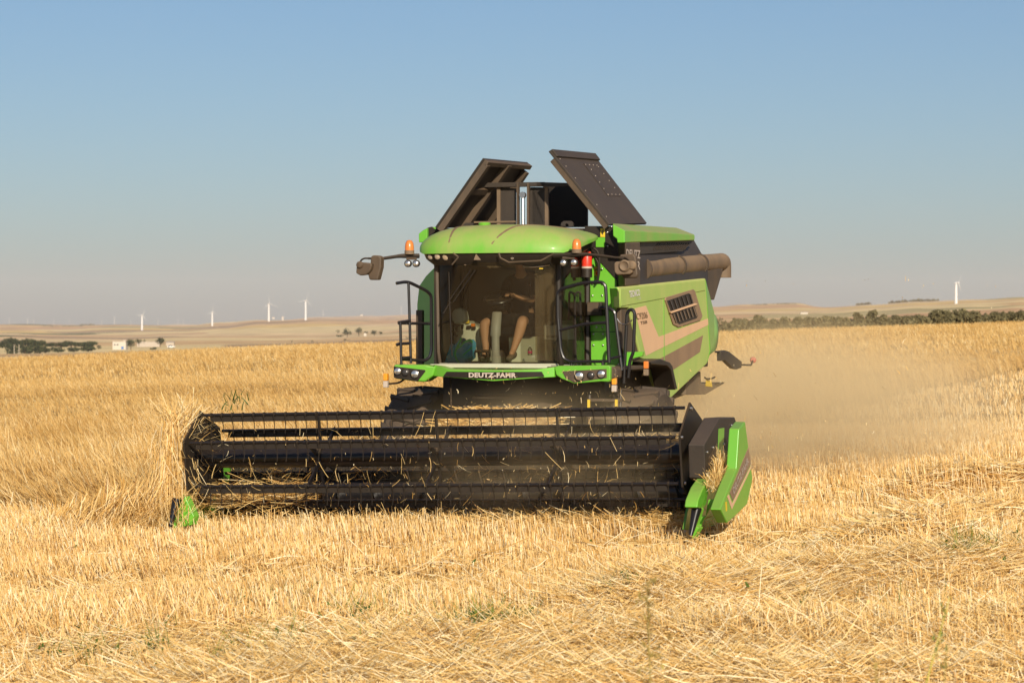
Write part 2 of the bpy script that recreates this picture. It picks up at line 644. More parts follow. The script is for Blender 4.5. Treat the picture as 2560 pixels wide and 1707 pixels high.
def hills_mat():
    m, n, l, b = nmat('patchwork of dry fields')
    tc = n.new('ShaderNodeTexCoord')
    wn_ = n.new('ShaderNodeTexNoise')
    wn_.inputs['Scale'].default_value = .0022
    wn_.inputs['Detail'].default_value = 3
    l.new(tc.outputs['Object'], wn_.inputs['Vector'])
    sc = n.new('ShaderNodeVectorMath')
    sc.operation = 'SCALE'
    sc.inputs['Scale'].default_value = 420
    l.new(wn_.outputs['Color'], sc.inputs[0])
    ad = n.new('ShaderNodeVectorMath')
    l.new(tc.outputs['Object'], ad.inputs[0])
    l.new(sc.outputs[0], ad.inputs[1])
    vo = n.new('ShaderNodeTexVoronoi')
    vo.inputs['Scale'].default_value = .0050
    mp = n.new('ShaderNodeMapping')
    mp.inputs['Scale'].default_value = (.8, .62, 0)
    l.new(ad.outputs[0], mp.inputs[0])
    l.new(mp.outputs[0], vo.inputs['Vector'])
    sp = n.new('ShaderNodeSeparateColor')
    l.new(vo.outputs['Color'], sp.inputs[0])
    cr = n.new('ShaderNodeValToRGB')
    cr.color_ramp.interpolation = 'CONSTANT'
    e = cr.color_ramp.elements
    cols = [(0, (.78, .51, .25)), (.22, (.86, .62, .33)), (.42, (.72, .44, .23)), (.56, (.90, .68, .34)),
            (.72, (.50, .33, .19)), (.80, (.17, .19, .085)), (.85, (.84, .58, .22)), (.95, (.56, .45, .22))]
    e[0].position, e[0].color = 0, rgb(cols[0][1])
    e[1].position, e[1].color = cols[-1][0], rgb(cols[-1][1])
    for p, c in cols[1:-1]:
        x = e.new(p)
        x.color = rgb(c)
    l.new(sp.outputs[0], cr.inputs['Fac'])
    n2 = n.new('ShaderNodeTexNoise')
    n2.inputs['Scale'].default_value = .02
    n2.inputs['Detail'].default_value = 6
    l.new(tc.outputs['Object'], n2.inputs['Vector'])
    mr = n.new('ShaderNodeMapRange')
    mr.inputs['From Min'].default_value = .3
    mr.inputs['From Max'].default_value = .7
    mr.inputs['To Min'].default_value = .72
    mr.inputs['To Max'].default_value = 1.14
    l.new(n2.outputs['Fac'], mr.inputs['Value'])
    mu = n.new('ShaderNodeVectorMath')
    mu.operation = 'SCALE'
    l.new(cr.outputs['Color'], mu.inputs[0])
    l.new(mr.outputs[0], mu.inputs['Scale'])
    l.new(mu.outputs[0], b.inputs['Base Color'])
    b.inputs['Roughness'].default_value = 1
    b.inputs['Specular IOR Level'].default_value = 0
    return m


FIELD_END = 236.0
# fine near the camera, coarser away from it
ys = np.concatenate([np.arange(-60, 14, 6), np.arange(14, 52, .16), np.arange(52, 110, 1.0), np.arange(110, 246, 4)])
xs = np.concatenate([np.arange(-160, -14, 6), np.arange(-14, 18, .16), np.arange(18, 166, 6)])
gr = link('ground', grid_mesh('ground', xs, ys, ground_z), ground_mat(), smooth=0)
gr.data.polygons.foreach_set('use_smooth', [True] * len(gr.data.polygons))
gxy = np.empty(len(gr.data.vertices) * 3, np.float32)
gr.data.vertices.foreach_get('co', gxy)
gxy = gxy.reshape(-1, 3)
gp = 1280 + gxy[:, 0] / np.maximum(gxy[:, 1], 1) * F
cover = smooth(-330, -180, gp) * smooth(2890, 2740, gp) * smooth(125, 70, gxy[:, 1]) * smooth(15.5, 17.5, gxy[:, 1])   # where stalks stand one by one
ca = gr.data.attributes.new('tone', 'FLOAT', 'POINT')
ca.data.foreach_set('value', cover.astype(np.float32))
tag(gr, kind='structure')

# the land beyond the field: rows of eye-angle (as photo rows) by direction and distance
PXS = np.array([-2600, -600, 0, 150, 300, 450, 560, 650, 800, 920, 1040, 1300, 1600, 1790, 1860, 1990, 2060, 2180, 2300, 2450, 2560, 3200, 5200])
DST = np.array([236, 700, 1300, 2000, 3000, 4200, 5200, 6500, 9000, 13000])
ROWS = {
    -2600: [900, 886, 878, 860, 845, 830, 822, 812, 812, 813], -600: [895, 888, 880, 862, 848, 832, 822, 812, 812, 813],
    0: [893, 892, 884, 866, 846, 836, 826, 812.5, 814, 813], 150: [893, 891, 882, 868, 850, 838, 828, 813, 815, 813],
    300: [893, 889, 879, 866, 852, 840, 822, 811.5, 816, 814], 450: [892, 887, 876, 864, 848, 836, 823, 815.5, 816, 813],
    560: [891, 885, 872, 862, 848, 832, 817, 808, 810, 813], 650: [890, 880, 868, 860, 849, 830, 806, 801, 803, 806],
    800: [886, 872, 862, 856, 848, 828, 800, 803, 797, 794], 920: [880, 868, 860, 852, 840, 822, 803, 803, 798, 791],
    1040: [874, 862, 855, 848, 836, 816, 806, 802, 797, 787], 1300: [864, 850, 846, 838, 822, 806, 797, 792, 783, 780],
    1600: [852, 836, 828, 816, 800, 786, 776, 772, 772, 774], 1790: [842, 824, 814, 800, 786, 772, 767, 772, 774, 776],
    1860: [840, 822, 812, 798, 784, 770, 761, 770, 774, 776], 1990: [836, 818, 808, 796, 782, 768, 757.5, 768, 774, 776],
    2060: [834, 816, 806, 794, 779, 770, 771, 772, 775, 776], 2180: [828, 812, 804, 788, 770, 761, 768, 772, 775, 776],
    2300: [824, 809, 798, 780, 763, 753.5, 764, 770, 775, 776], 2450: [818, 804, 792, 772, 756, 750, 760, 770, 775, 776],
    2560: [814, 800, 787, 765, 750, 745, 756, 768, 775, 776], 3200: [808, 795, 780, 755, 742, 738, 752, 766, 775, 776],
    5200: [800, 792, 780, 760, 748, 745, 755, 768, 775, 776]}
TAB = np.array([ROWS[p] for p in PXS], float)


def land_row(px, Y):
    """Photo row of the land at direction px and distance Y (smooth interpolation)."""
    px = np.asarray(px, float)
    ly, ld = np.log(np.asarray(Y, float)), np.log(DST)
    k = np.clip(np.searchsorted(ld, ly, side='right') - 1, 0, len(ld) - 2)
    t = np.clip((ly - ld[k]) / (ld[k + 1] - ld[k]), 0, 1)
    t = t * t * (3 - 2 * t) * .6 + t * .4
    out = np.zeros_like(px)
    i = np.clip(np.searchsorted(PXS, px, side='right') - 1, 0, len(PXS) - 2)
    u = np.clip((px - PXS[i]) / (PXS[i + 1] - PXS[i]), 0, 1)
    u = u * u * (3 - 2 * u)
    a = TAB[i, k] * (1 - u) + TAB[i + 1, k] * u
    b = TAB[i, k + 1] * (1 - u) + TAB[i + 1, k + 1] * u
    return a * (1 - t) + b * t


def land_z(px, Y):
    return CZ - (land_row(px, Y) - HZ) / F * Y


hp = np.concatenate([np.linspace(-2600, -100, 40), np.linspace(-80, 2640, 230), np.linspace(2700, 5200, 40)])
hy = np.exp(np.linspace(math.log(236), math.log(13000), 130))
PX, HYg = np.meshgrid(hp, hy)
HX = (PX - 1280) / F * HYg
HZz = land_z(PX, HYg) + (fbm(HX * .004, HYg * .004, 31) - .5) * HYg * .0013 * smooth(300, 900, HYg)
edge_w = smooth(236, 330, HYg)
HZz = HZz * edge_w + (1 - edge_w) * (np.minimum(ground_z((hp - 1280) / F * 236, np.full(len(hp), 236.0)), 4)[None, :] - .3)
v = np.stack([HX, HYg, HZz], -1).reshape(-1, 3)
nx = len(hp)
i = np.arange(nx - 1)[None, :] + np.arange(len(hy) - 1)[:, None] * nx
hills = link('hills', raw_mesh('hills', v, np.stack([i, i + 1, i + 1 + nx, i + nx], -1).reshape(-1, 4)), hills_mat(), smooth=0)
hills.data.polygons.foreach_set('use_smooth', [True] * len(hills.data.polygons))
tag(hills, kind='structure')


# standing crop: everything not yet cut lies to one side of the machine's track
def uncut(X, Y, margin=0.0):
    x, y = local(X, Y)
    wob = (fbm(x * .9, y * .9, 77) - .5) * .5
    front = -4.9 + 1.05 * np.maximum(0, -3.9 - x)
    strip = (Y > 190 + 2.2 * (X + 36.8)) & (X < -8)
    return (x < -3.55 - margin + wob) & (y > front + margin + wob * 1.8) & ~strip


cx_ = np.concatenate([np.arange(-60, -20, 2), np.arange(-20, 30, .45), np.arange(30, 62, 2)])
cy_ = np.concatenate([np.arange(33, 70, .45), np.arange(70, 120, 1.2), np.arange(120, 245, 3)])


def canopy_z(X, Y):
    ramp = sum(uncut(X, Y, m_) * 1.0 for m_ in (.5, .8, 1.1, 1.4, 1.7)) / 5
    z = ground_z(X, Y) - .05 + ramp * .55 + .16 * fbm(X * 1.2, Y * 1.2, 41) + .1 * fbm(X * .12, Y * .2, 43)
    return z - smooth(226, 243, Y) * .9


wf = link('wheat_field', grid_mesh('wheat_field', cx_, cy_, canopy_z, keep=lambda X, Y: uncut(X, Y, .55)), far_wheat_mat(), smooth=0)
wf.data.polygons.foreach_set('use_smooth', [True] * len(wf.data.polygons))
tag(wf, kind='structure')


m_, n_, l_, b_ = nmat('pale stubble seen from far')
tc_ = n_.new('ShaderNodeTexCoord')
ns_ = n_.new('ShaderNodeTexNoise')
ns_.inputs['Scale'].default_value = .5
ns_.inputs['Detail'].default_value = 7
l_.new(tc_.outputs['Object'], ns_.inputs['Vector'])
cr_ = n_.new('ShaderNodeValToRGB')
cr_.color_ramp.elements[0].position, cr_.color_ramp.elements[0].color = .3, (.66, .44, .19, 1)
cr_.color_ramp.elements[1].position, cr_.color_ramp.elements[1].color = .7, (.88, .68, .38, 1)
l_.new(ns_.outputs['Fac'], cr_.inputs['Fac'])
l_.new(cr_.outputs['Color'], b_.inputs['Base Color'])
b_.inputs['Roughness'].default_value = .95
st = link('cut_strip', grid_mesh('cut_strip', np.arange(-70, -6, 1.5), np.arange(150, 244, 2.0), lambda X, Y: ground_z(X, Y) + .12 + .1 * fbm(X * .4, Y * .4, 47),
                                 keep=lambda X, Y: (Y > 188 + 2.2 * (X + 36.8)) & (X < -7)), m_, smooth=0)
st.data.polygons.foreach_set('use_smooth', [True] * len(st.data.polygons))
tag(st, kind='structure')


# ================================================================ STALKS
def ribbons(base, az, lean, length, width, tone, segs=3, curl=None, taper=.75, ear=0, face=None, up=.12):
    """Bent ribbons: base (n,3), leaning towards az by lean (radians at the foot) and curl (added by the tip)."""
    n = len(base)
    curl = np.zeros(n) if curl is None else curl
    pts = np.zeros((n, segs + 1, 3))
    pts[:, 0] = base
    for k in range(segs):
        a = lean + curl * ((k + .5) / segs) ** 1.4
        d = np.stack([np.sin(a) * np.cos(az), np.sin(a) * np.sin(az), np.cos(a)], -1)
        pts[:, k + 1] = pts[:, k] + d * (length / segs)[:, None]
    fa = RNG.uniform(0, math.pi, n) if face is None else face
    side = np.stack([np.cos(fa), np.sin(fa), RNG.normal(0, 1, n) * up], -1)
    side /= np.linalg.norm(side, axis=1)[:, None]
    w = np.ones((n, segs + 1)) * width[:, None] * .5
    w *= np.linspace(1, taper, segs + 1)[None, :]
    if ear:
        w[:, -ear - 1:] *= np.array([1.0] + [2.4] * (ear - 1) + [.5])[None, :] if ear > 1 else np.array([2.2, .6])[None, :]
    L = pts - side[:, None] * w[:, :, None]
    Rr = pts + side[:, None] * w[:, :, None]
    v = np.stack([L, Rr], 2).reshape(n, -1, 3)
    per = (segs + 1) * 2
    q = np.array([[2 * k, 2 * k + 1, 2 * k + 3, 2 * k + 2] for k in range(segs)])
    f = (q[None] + (np.arange(n) * per)[:, None, None]).reshape(-1, 4)
    return v.reshape(-1, 3), f, np.repeat(tone, per)


def join(parts):
    vs, fs, ts, k = [], [], [], 0
    for v_, f_, t_ in parts:
        vs.append(v_)
        fs.append(f_ + k)
        ts.append(t_)
        k += len(v_)
    return np.concatenate(vs), np.concatenate(fs), np.concatenate(ts)


def scatter(n, y0, y1, margin=.4, pmin=-330, pmax=2890):
    """Points spread evenly over the ground seen between two distances."""
    u = RNG.uniform(0, 1, n)
    Y = np.sqrt(y0 ** 2 + u * (y1 ** 2 - y0 ** 2))
    X = RNG.uniform((pmin - 1280) / F, (pmax - 1280) / F, n) * Y
    return X, Y


def stuff(name, parts, m, label, cat):
    v_, f_, t_ = join(parts)
    o = link(name, raw_mesh(name, v_, f_, t_), m, smooth=0)
    return tag(o, label, cat, kind='stuff')


def machine_clear(X, Y):
    """False under the wheels and where the header's table lies."""
    x, y = local(X, Y)
    return ~((np.abs(x) < 3.6) & (y > -4.08) & (y < -2.6))


def make_stubble():
    parts = []
    for n, y0, y1, wd, seg in ((142000, 17.5, 36, .0080, 2), (104000, 36, 62, .013, 2), (50000, 62, 120, .022, 1)):
        X, Y = scatter(n, y0, y1)
        # drilled rows, roughly along the machine's own direction across the headland
        x, y = local(X, Y)
        row = .155
        yy = np.round((y + .25 * x * .2) / row) * row - .25 * x * .2 + RNG.normal(0, .03, n)
        X, Y = to_world(x, yy)
        ok = ~uncut(X, Y) & machine_clear(X, Y)
        wr = windrow(X, Y)
        patch = .6 * fbm(X * .16 + .05 * Y, Y * .62, 51) + .4 * fbm(X * .7, Y * .7, 52)
        ok &= RNG.uniform(0, 1, n) < (.12 + 2.0 * smooth(.30, .68, patch)) * (1 - .62 * np.clip(wr / .12, 0, 1))
        X, Y = X[ok], Y[ok]
        k = len(X)
        patch = patch[ok]
        xq, yq = local(X, Y)
        left = smooth(-.5, -3.5, X) * smooth(34, 26, Y) + 1.5 * smooth(-3.4, -4.6, xq) * smooth(-9, -4, yq) * (yq < 9)
        xm_, ym_ = local(X, Y)
        near = np.exp(-((ym_ + 4.4) / .5) ** 2) * (np.abs(xm_) < 3.6)
        h = RNG.normal(.17, .04, k).clip(.06, .3) * (.55 + .75 * smooth(.3, .65, patch)) * (1 + .55 * left + .35 * near)
        az = RNG.normal(2.6, .9, k) + (fbm(X * .3, Y * .3, 63) - .5) * 3
        lean = np.abs(RNG.normal(.14, .14, k)) + .12 * left
        tone = np.clip(RNG.normal(.62, .22, k) + (patch - .5) * .5, 0, 1)
        z = ground_z(X, Y) - .02
        parts.append(ribbons(np.stack([X, Y, z], -1), az, lean, h, RNG.uniform(.7, 1.3, k) * wd, tone, seg, RNG.normal(.1, .12, k) + .25 * left,
                             .8, face=RNG.normal(0, .7, k)))
    stuff('stubble', parts, 'stubble', 'pale cut stubble standing all over the harvested ground', 'stubble')


def make_loose_straw():
    parts = []
    for n, y0, y1, gain, thin in ((345000, 17.5, 27, 1.0, .09), (150000, 27, 40, .8, .05), (70000, 40, 70, .6, .05)):
        X, Y = scatter(n, y0, y1)
        wr = windrow(X, Y)
        keep = RNG.uniform(0, 1, n) < gain * np.clip(wr / .14, 0, 1) ** 1.1 + thin * (.3 + 1.4 * fbm(X * .6, Y * .6, 73))
        keep &= ~uncut(X, Y) & machine_clear(X, Y)
        X, Y, wr = X[keep], Y[keep], wr[keep]
        k = len(X)
        low = np.clip(wr / .14, 0, 1)
        z = ground_z(X, Y) + RNG.uniform(-.01, .05, k) + .05 * low * RNG.uniform(0, 1, k) + .06 * (1 - low)
        az = RNG.normal(0.12, .48, k) + np.where(RNG.uniform(0, 1, k) < .5, 0, math.pi) + (fbm(X * .8, Y * .8, 71) - .5) * 2.4
        lean = RNG.normal(1.47, .16, k)
        tone = np.clip(RNG.normal(.68, .26, k), 0, 1)
        ln = RNG.gamma(2.2, .095, k).clip(.04, .75)
        parts.append(ribbons(np.stack([X, Y, z], -1), az, lean, ln, RNG.uniform(.6, 1.25, k) * (.0066 if y0 < 27 else .010), tone, 2,
                             RNG.normal(0, .5, k), .9, face=az + math.pi / 2 + RNG.normal(0, .4, k), up=2.2))
    stuff('loose_straw', parts, 'straw', 'tangled windrows of loose straw lying over the stubble', 'straw')


def make_wheat():
    parts = []
    # near edge and the crop behind the header's free end
    n = 200000
    X, Y = scatter(n, 32, 62, pmin=-200, pmax=1700)
    x, y = local(X, Y)
    ok = uncut(X, Y)
    inner = uncut(X, Y, 1.6)
    ok &= (~inner) | (RNG.uniform(0, 1, n) < .62)
    X, Y, inner = X[ok], Y[ok], inner[ok]
    x, y = x[ok], y[ok]
    k = len(X)
    edge = uncut(X, Y, .5)
    h = RNG.normal(.86, .10, k) * (.8 + .35 * fbm(X * .8, Y * .8, 81)) * np.where(edge, 1, .8)
    z0 = np.where(inner, .30, 0.0)
    az = RNG.normal(3.0, .55, k) + (fbm(X * .35, Y * .35, 83) - .5) * 2.4
    lean = np.abs(RNG.normal(.14, .12, k)) + np.where(edge, 0, .28) * RNG.uniform(0, 1, k) + .7 * smooth(.5, .75, fbm(X * .6, Y * .6, 85))
    curl = RNG.normal(.75, .4, k)
    tone = np.clip(RNG.normal(.62, .24, k) + (fbm(X * .9, Y * .9, 87) - .5) * .7, 0, 1)
    parts.append(ribbons(np.stack([X, Y, ground_z(X, Y) + z0], -1), az, lean, h - z0, RNG.uniform(.7, 1.3, k) * .0068, tone, 4, curl, .8, ear=2,
                         face=RNG.normal(0, .8, k)))
    for n, y0, y1, wd, ln in ((100000, 60, 110, .014, .30), (125000, 110, 236, .026, .36)):
        X, Y = scatter(n, y0, y1)
        ok = uncut(X, Y)
        X, Y = X[ok], Y[ok]
        k = len(X)
        front = ~uncut(X, Y, 1.5)
        z = np.where(front, ground_z(X, Y) + RNG.uniform(0, .2, k), canopy_z(X, Y) - .12)
        az = RNG.normal(3.0, .7, k)
        tone = np.clip(RNG.normal(.55, .2, k) + (fbm(X * .15, Y * .3, 91) - .5) * .5, 0, 1)
        parts.append(ribbons(np.stack([X, Y, z], -1), az, np.abs(RNG.normal(.2, .2, k)), RNG.uniform(.7, 1.3, k) * np.where(front, .62, ln),
                             RNG.uniform(.7, 1.3, k) * wd, tone, 2 if y0 < 100 else 1, RNG.normal(.8, .5, k), .8, face=RNG.normal(0, .8, k)))
    stuff('standing_wheat', parts, 'wheat', 'ripe golden wheat still standing behind and beside the header', 'wheat')


make_stubble()
make_loose_straw()
make_wheat()

# ================================================================ THE COMBINE
combine = empty('combine_harvester', (OX, OY, 0), -TH,
                'bright green combine harvester with a wide black reel header cutting wheat', 'combine harvester')
XC = -.21                                   # middle of the cab


def P(name, mb, m, parent=combine, **k):
    return mb.build(name, m, parent, **k)


def poly(pts, x=None, y=None):
    return [pl(a, b, x=x, y=y) for a, b in pts]


def tubes(name, pts, r, m, parent=combine, n=8, rad=.08):
    return MB().tube(path(pts, 5, rad), r, n).build(name, m, parent)


# ---- roof
RY0, RY1, RHW, RXC = -1.60, .0, 1.15, -.175


def smooth1(a, b, v):
    t = min(1, max(0, (v - a) / (b - a)))
    return t * t * (3 - 2 * t)


def roof_outline(a):
    e = 2 / 5.0
    ca, sa = math.cos(a), math.sin(a)
    x = RHW * abs(ca) ** e * (1 if ca >= 0 else -1)
    y = abs(sa) ** e * (1 if sa >= 0 else -1)
    ym, yh = (RY0 + RY1) / 2, (RY1 - RY0) / 2
    yy = ym + yh * y
    if y < 0:
        yy += .10 * (x / RHW) ** 2
    return RXC + x, yy


def roof_rim(y):
    return 3.632 + .215 * min(1, max(0, (y + 1.42) / 1.15)) ** .75


def roof_top(x, y, r):
    z0 = roof_rim(y)
    top = 3.955 + .045 * (1 - ((x - RXC) / 1.1) ** 2)
    return z0 + (top - z0) * max(0, 1 - r ** 4) ** .6


def roof_pt(r, a, lift=0):
    x, y = roof_outline(a)
    xm, ym = RXC, (RY0 + RY1) / 2
    x, y = xm + (x - xm) * r, ym + (y - ym) * r
    return Vector((x, y, roof_top(x, y, r) + lift))


NA = 64
mb = MB()
rr = [.02, .2, .4, .55, .68, .78, .86, .91, .945, .97, .985, .995, 1.0]
rings = [[roof_pt(r, 2 * math.pi * k / NA) for k in range(NA)] for r in rr]
rings.append([roof_pt(1.0, 2 * math.pi * k / NA, -.035) for k in range(NA)])
rings.append([roof_pt(.97, 2 * math.pi * k / NA) * 1 for k in range(NA)])
for k in range(NA):
    q = rings[-2][k]
    rings[-1][k] = Vector((RXC + (q.x - RXC) * .96, q.y * .96 - .03, q.z + .01))
mb.rings(rings)
roof = P('cab_roof', mb, 'green_roof', smooth=38)


def roof_z_at(x, y):
    """Height of the roof skin over (x, y)."""
    ym, yh = (RY0 + RY1) / 2, (RY1 - RY0) / 2
    yy = y
    for _ in range(6):
        r = (abs((x - RXC) / RHW) ** 5 + abs((yy - ym) / yh) ** 5) ** .2
        yy = y - (.10 * (x - RXC) ** 2 / RHW ** 2 / max(r, .05) if y < ym else 0)
    return roof_top(x, ym + (y - ym), min(r, 1.0))


for pts in ([(-.76 + .06 * t ** 1.5, -1.535 + 1.05 * t) for t in np.linspace(0, 1, 16)], [(-.13 + .80 * t ** .8, -1.58 + 1.15 * t) for t in np.linspace(0, 1, 16)]):
    mb = MB()
    rows = []
    for i, (x, y) in enumerate(pts):
        w = .010 + .0035 * i
        rows.append([Vector((x - w, y, roof_z_at(x - w, y) + .006)), Vector((x + w, y, roof_z_at(x + w, y) + .006)),
                     Vector((x + w, y, roof_z_at(x + w, y) - .02)), Vector((x - w, y, roof_z_at(x - w, y) - .02))])
    mb.rings(rows)
    P('roof_groove', mb, 'groove', roof)
mb = MB().lathe([(.001, .0), (.075, 0), (.085, .03), (.07, .045), (.001, .05)], (-.40, -1.12, roof_z_at(-.40, -1.12) - .012), 'z', 20)
P('roof_cap', mb, 'green_clean', roof)

# ---- visor under the roof with its lamps
mb = MB()
rings = []
for z, s in ((3.62, .95), (3.60, .965), (3.50, .93), (3.445, .87), (3.445, .6)):
    rg = []
    for k in range(NA):
        x, y = roof_outline(2 * math.pi * k / NA)
        rg.append(Vector((RXC + (x - RXC) * s, -.75 + (y + .75) * s, z + roof_rim(y) - 3.632)))
    rings.append(rg)
mb.rings(rings, cap=True)
visor = P('visor', mb, 'black', smooth=30)


def lamp(px, py, y, r, parent, m='bright', name='work_light', depth=.10, tilt=0):
    p = pl(px, py, y=y)
    mb = MB().lathe([(r * .55, depth), (r * 1.12, depth * .45), (r * 1.18, 0), (r * 1.02, -.004), (r * 1.0, .012), (r * .2, .02)], p, 'y', 16)
    o = mb.build(name, 'black', parent)
    mb = MB().lathe([(r * .97, .010), (r * .9, -.006), (r * .6, -.016), (.002, -.02)], p, 'y', 16)
    return o, mb


def lamp2(px, py, y, r, parent=combine, m='bright', name='work_light', depth=.10):
    """A round lamp: housing part with its lens."""
    o, mb = lamp(px, py, y, r, parent, m, name, depth)
    if parent is combine:
        mb.build('lens', m, o)
    else:
        mb.build('lens', m, parent)
    return o


for px, py, r in ((1077, 641, .045), (1094, 641, .045), (1115, 641, .055), (1281, 641, .055), (1313, 640, .046), (1345, 640, .05)):
    yv = -1.535 + .10 * ((pl(px, py, y=-1.55).x - XC) / .98) ** 2 + (.04 if px < 1090 or px > 1330 else 0)
    lamp2(px, py, yv, r, combine, 'lens_dusty' if px < 1200 else 'bright', 'roof_light', .14)
# visor struts and emblem
for a, b in (((1133, 633), (1146, 643)), ((1146, 643), (1130, 662)), ((1247, 632), (1251, 645)), ((1251, 645), (1272, 656)), ((1272, 656), (1352, 652)), ((1352, 652), (1385, 634))):
    MB().tube([pl(*a, y=-1.66), pl(*b, y=-1.66)], .012, 6).build('visor_strut', 'black_side', visor)
p = poly([(1190, 635), (1202, 650), (1184, 650)], y=-1.64)
mb = MB()
mb.prism(p, (0, .01, 0))
P('emblem', mb, 'letter_faint', visor)

# ---- cab: pillars, panes, floor, walls
GX0, GX1 = -1.03, .64                        # windscreen edges
GZ0, GZ1 = 2.10, 3.60


def wind(u, z):
    x = GX0 + (GX1 - GX0) * u
    t = abs(2 * u - 1)
    y = -1.47 + .30 * t ** 2.4 - .05 * (z - 2.6)
    return Vector((x, y + (.06 * max(0, 2.25 - z) / .15 if z < 2.25 else 0), z))


us = np.linspace(0, 1, 25)
zs = np.linspace(GZ0, GZ1, 9)
mb = MB()
vs = [wind(u, z) for z in zs for u in us]
n_ = len(us)
mb.add(vs, [(k * n_ + i, k * n_ + i + 1, (k + 1) * n_ + i + 1, (k + 1) * n_ + i) for k in range(len(zs) - 1) for i in range(n_ - 1)])
windshield = P('windshield', mb, 'glass', smooth=80)
md = windshield.modifiers.new('thick', 'SOLIDIFY')
md.thickness = .001
windshield.modifiers.remove(md)

text_part('lettering', 'TOPCON', pl(1189, 661, y=-1.475), (1, 0, 0), (0, 0, 1), pl(1252, 661, y=-1.475).x - pl(1189, 661, y=-1.475).x, 'letter_faint', windshield, .075, .015)
text_part('lettering', 'Agriculture', pl(1218, 671, y=-1.475), (1, 0, 0), (0, 0, 1), pl(1253, 671, y=-1.475).x - pl(1218, 671, y=-1.475).x, 'letter_faint', windshield, .04, .012)
p = zm(1100, 620, 4.9, [(290, 175), (330, 175), (318, 212), (295, 208)])
P('sticker', MB().prism(poly(p, y=-1.478), (0, .002, 0)), 'letter_faint', windshield)
p = zm(1100, 620, 4.9, [(340, 180), (385, 176), (370, 208), (345, 210)])
P('sticker', MB().prism(poly(p, y=-1.478), (0, .002, 0)), 'letter_faint', windshield)
# wiper
for a, b in (((375, 270), (105, 655)), ((430, 270), (165, 660)), ((108, 300), (118, 690)), ((118, 690), (148, 1320)), ((40, 800), (130, 660))):
    pa, pb = ZJ(a)[0], ZJ(b)[0]
    MB().tube([pl(*pa, y=-1.53), pl(*pb, y=-1.50)], .009, 6).build('wiper', 'black', windshield)
# the sun strip clip
P('sun_blind_rod', MB().tube(path([pl(*ZJ((1015, 220))[0], y=-1.40), pl(*ZJ((1040, 238))[0], y=-1.40), pl(*ZJ((1200, 232))[0], y=-1.40), pl(*ZJ((1345, 208))[0], y=-1.36)], 3, .03), .010, 6), 'steel')
P('sticker', MB().prism(poly(ZJ((1215, 245), (1262, 248), (1262, 258), (1215, 258)), y=-1.47), (0, .002, 0)), 'yellow', windshield)


def pillar(name, pts, r, m='black'):
    return MB().tube(pts, r, 8).build(name, m, combine)


pillar('cab_pillar', [wind(0, z) + Vector((-.035, .03, 0)) for z in zs], .042, 'black_side')
pillar('cab_pillar', [wind(1, z) + Vector((.03, .03, 0)) for z in zs], .040)
pillar('cab_pillar', [Vector((.70, .03, 2.1)), Vector((.70, .03, 3.72))], .045)
pillar('cab_pillar', [Vector((-1.09, .03, 2.1)), Vector((-1.09, .03, 3.72))], .045)
P('side_shade_panel', MB().prism([(-1.07, -1.2, 2.08), (-1.12, .02, 2.08), (-1.12, .02, 3.66), (-1.07, -1.2, 3.58)], (-.03, 0, 0)), 'black')  # opaque panel added in place of glass, to shade the left front panel
for name, x0, x1 in (('side_window', .665, .70),):
    mb = MB()
    mb.add([(x0, -1.13, 2.12), (x1, .0, 2.12), (x1, .0, 3.66), (x0, -1.15, 3.58)], [(0, 1, 2, 3)])
    P(name, mb, 'glass_side')
# pane added for the brown band near the right edge of the windscreen
M['glass_brown'] = glassy('brown filmed glass', (.62, .60, .52), dirt=.16, dirtcol=(.40, .28, .17))
mb = MB()
mb.add([(.36, -1.22, 2.16), (.60, -1.08, 2.16), (.60, -1.10, 3.42), (.36, -1.24, 3.42)], [(0, 1, 2, 3)])
P('brown_band_pane', mb, 'glass_brown')
# door seal bars
pillar('door_frame', [pl(1452, 915, y=-.15), pl(1452, 640, y=-.15)], .03)
P('cab_floor', MB().box((XC, -.72, 2.085), (1.72, 1.44, .05)), 'floor', bevel=.01)
P('cab_sill', MB().prism([(GX0, -1.2, 2.06), (-.7, -1.38, 2.06), (XC, -1.44, 2.06), (.3, -1.38, 2.06), (GX1, -1.2, 2.06), (GX1, -.9, 2.06), (GX0, -.9, 2.06)], (0, 0, .06)), 'floor', bevel=.01)
P('cab_rear_wall', MB().box((XC, .06, 2.9), (1.74, .05, 1.55)), 'black')
P('rear_pane', MB().box((XC, .02, 3.2), (1.2, .012, .6)), 'dark_pane')
P('cab_ceiling', MB().box((XC, -.68, 3.61), (1.62, 1.3, .04)), 'black')

# ---- inside the cab
mb = MB()
mb.prism(poly(ZJ((140, 960), (275, 890), (330, 895), (470, 975), (500, 1150), (580, 1390), (140, 1390)), y=-.42), (0, .34, 0))
console = P('console', mb, 'pale', bevel=.02)
for a, m in (((320, 895), 'yellow'), ((390, 935), 'orange'), ((335, 960), 'black'), ((395, 970), 'black')):
    q = ZJ(a)[0]
    c_ = pl(*q, y=-.44)
    P('button', MB().box(c_ + Vector((.02, 0, -.01)), (.055, .04, .045)), m, console, bevel=.006)
P('console_recess', MB().prism(poly(ZJ((165, 945), (290, 930), (285, 985), (235, 1020), (190, 1010)), y=-.435), (0, .01, 0)), 'black', console)
mb = MB()
mb.prism(poly(ZJ((135, 800), (165, 745), (250, 730), (300, 780), (322, 880), (270, 925), (180, 935), (135, 890)), y=-.95), (0, .16, 0))
headlamp_box = P('monitor_housing', mb, 'pale', bevel=.035, seg=3)
P('monitor_stalk', MB().tube([pl(*ZJ((215, 935))[0], y=-.88), pl(*ZJ((225, 1000))[0], y=-.6)], .04, 8), 'black')
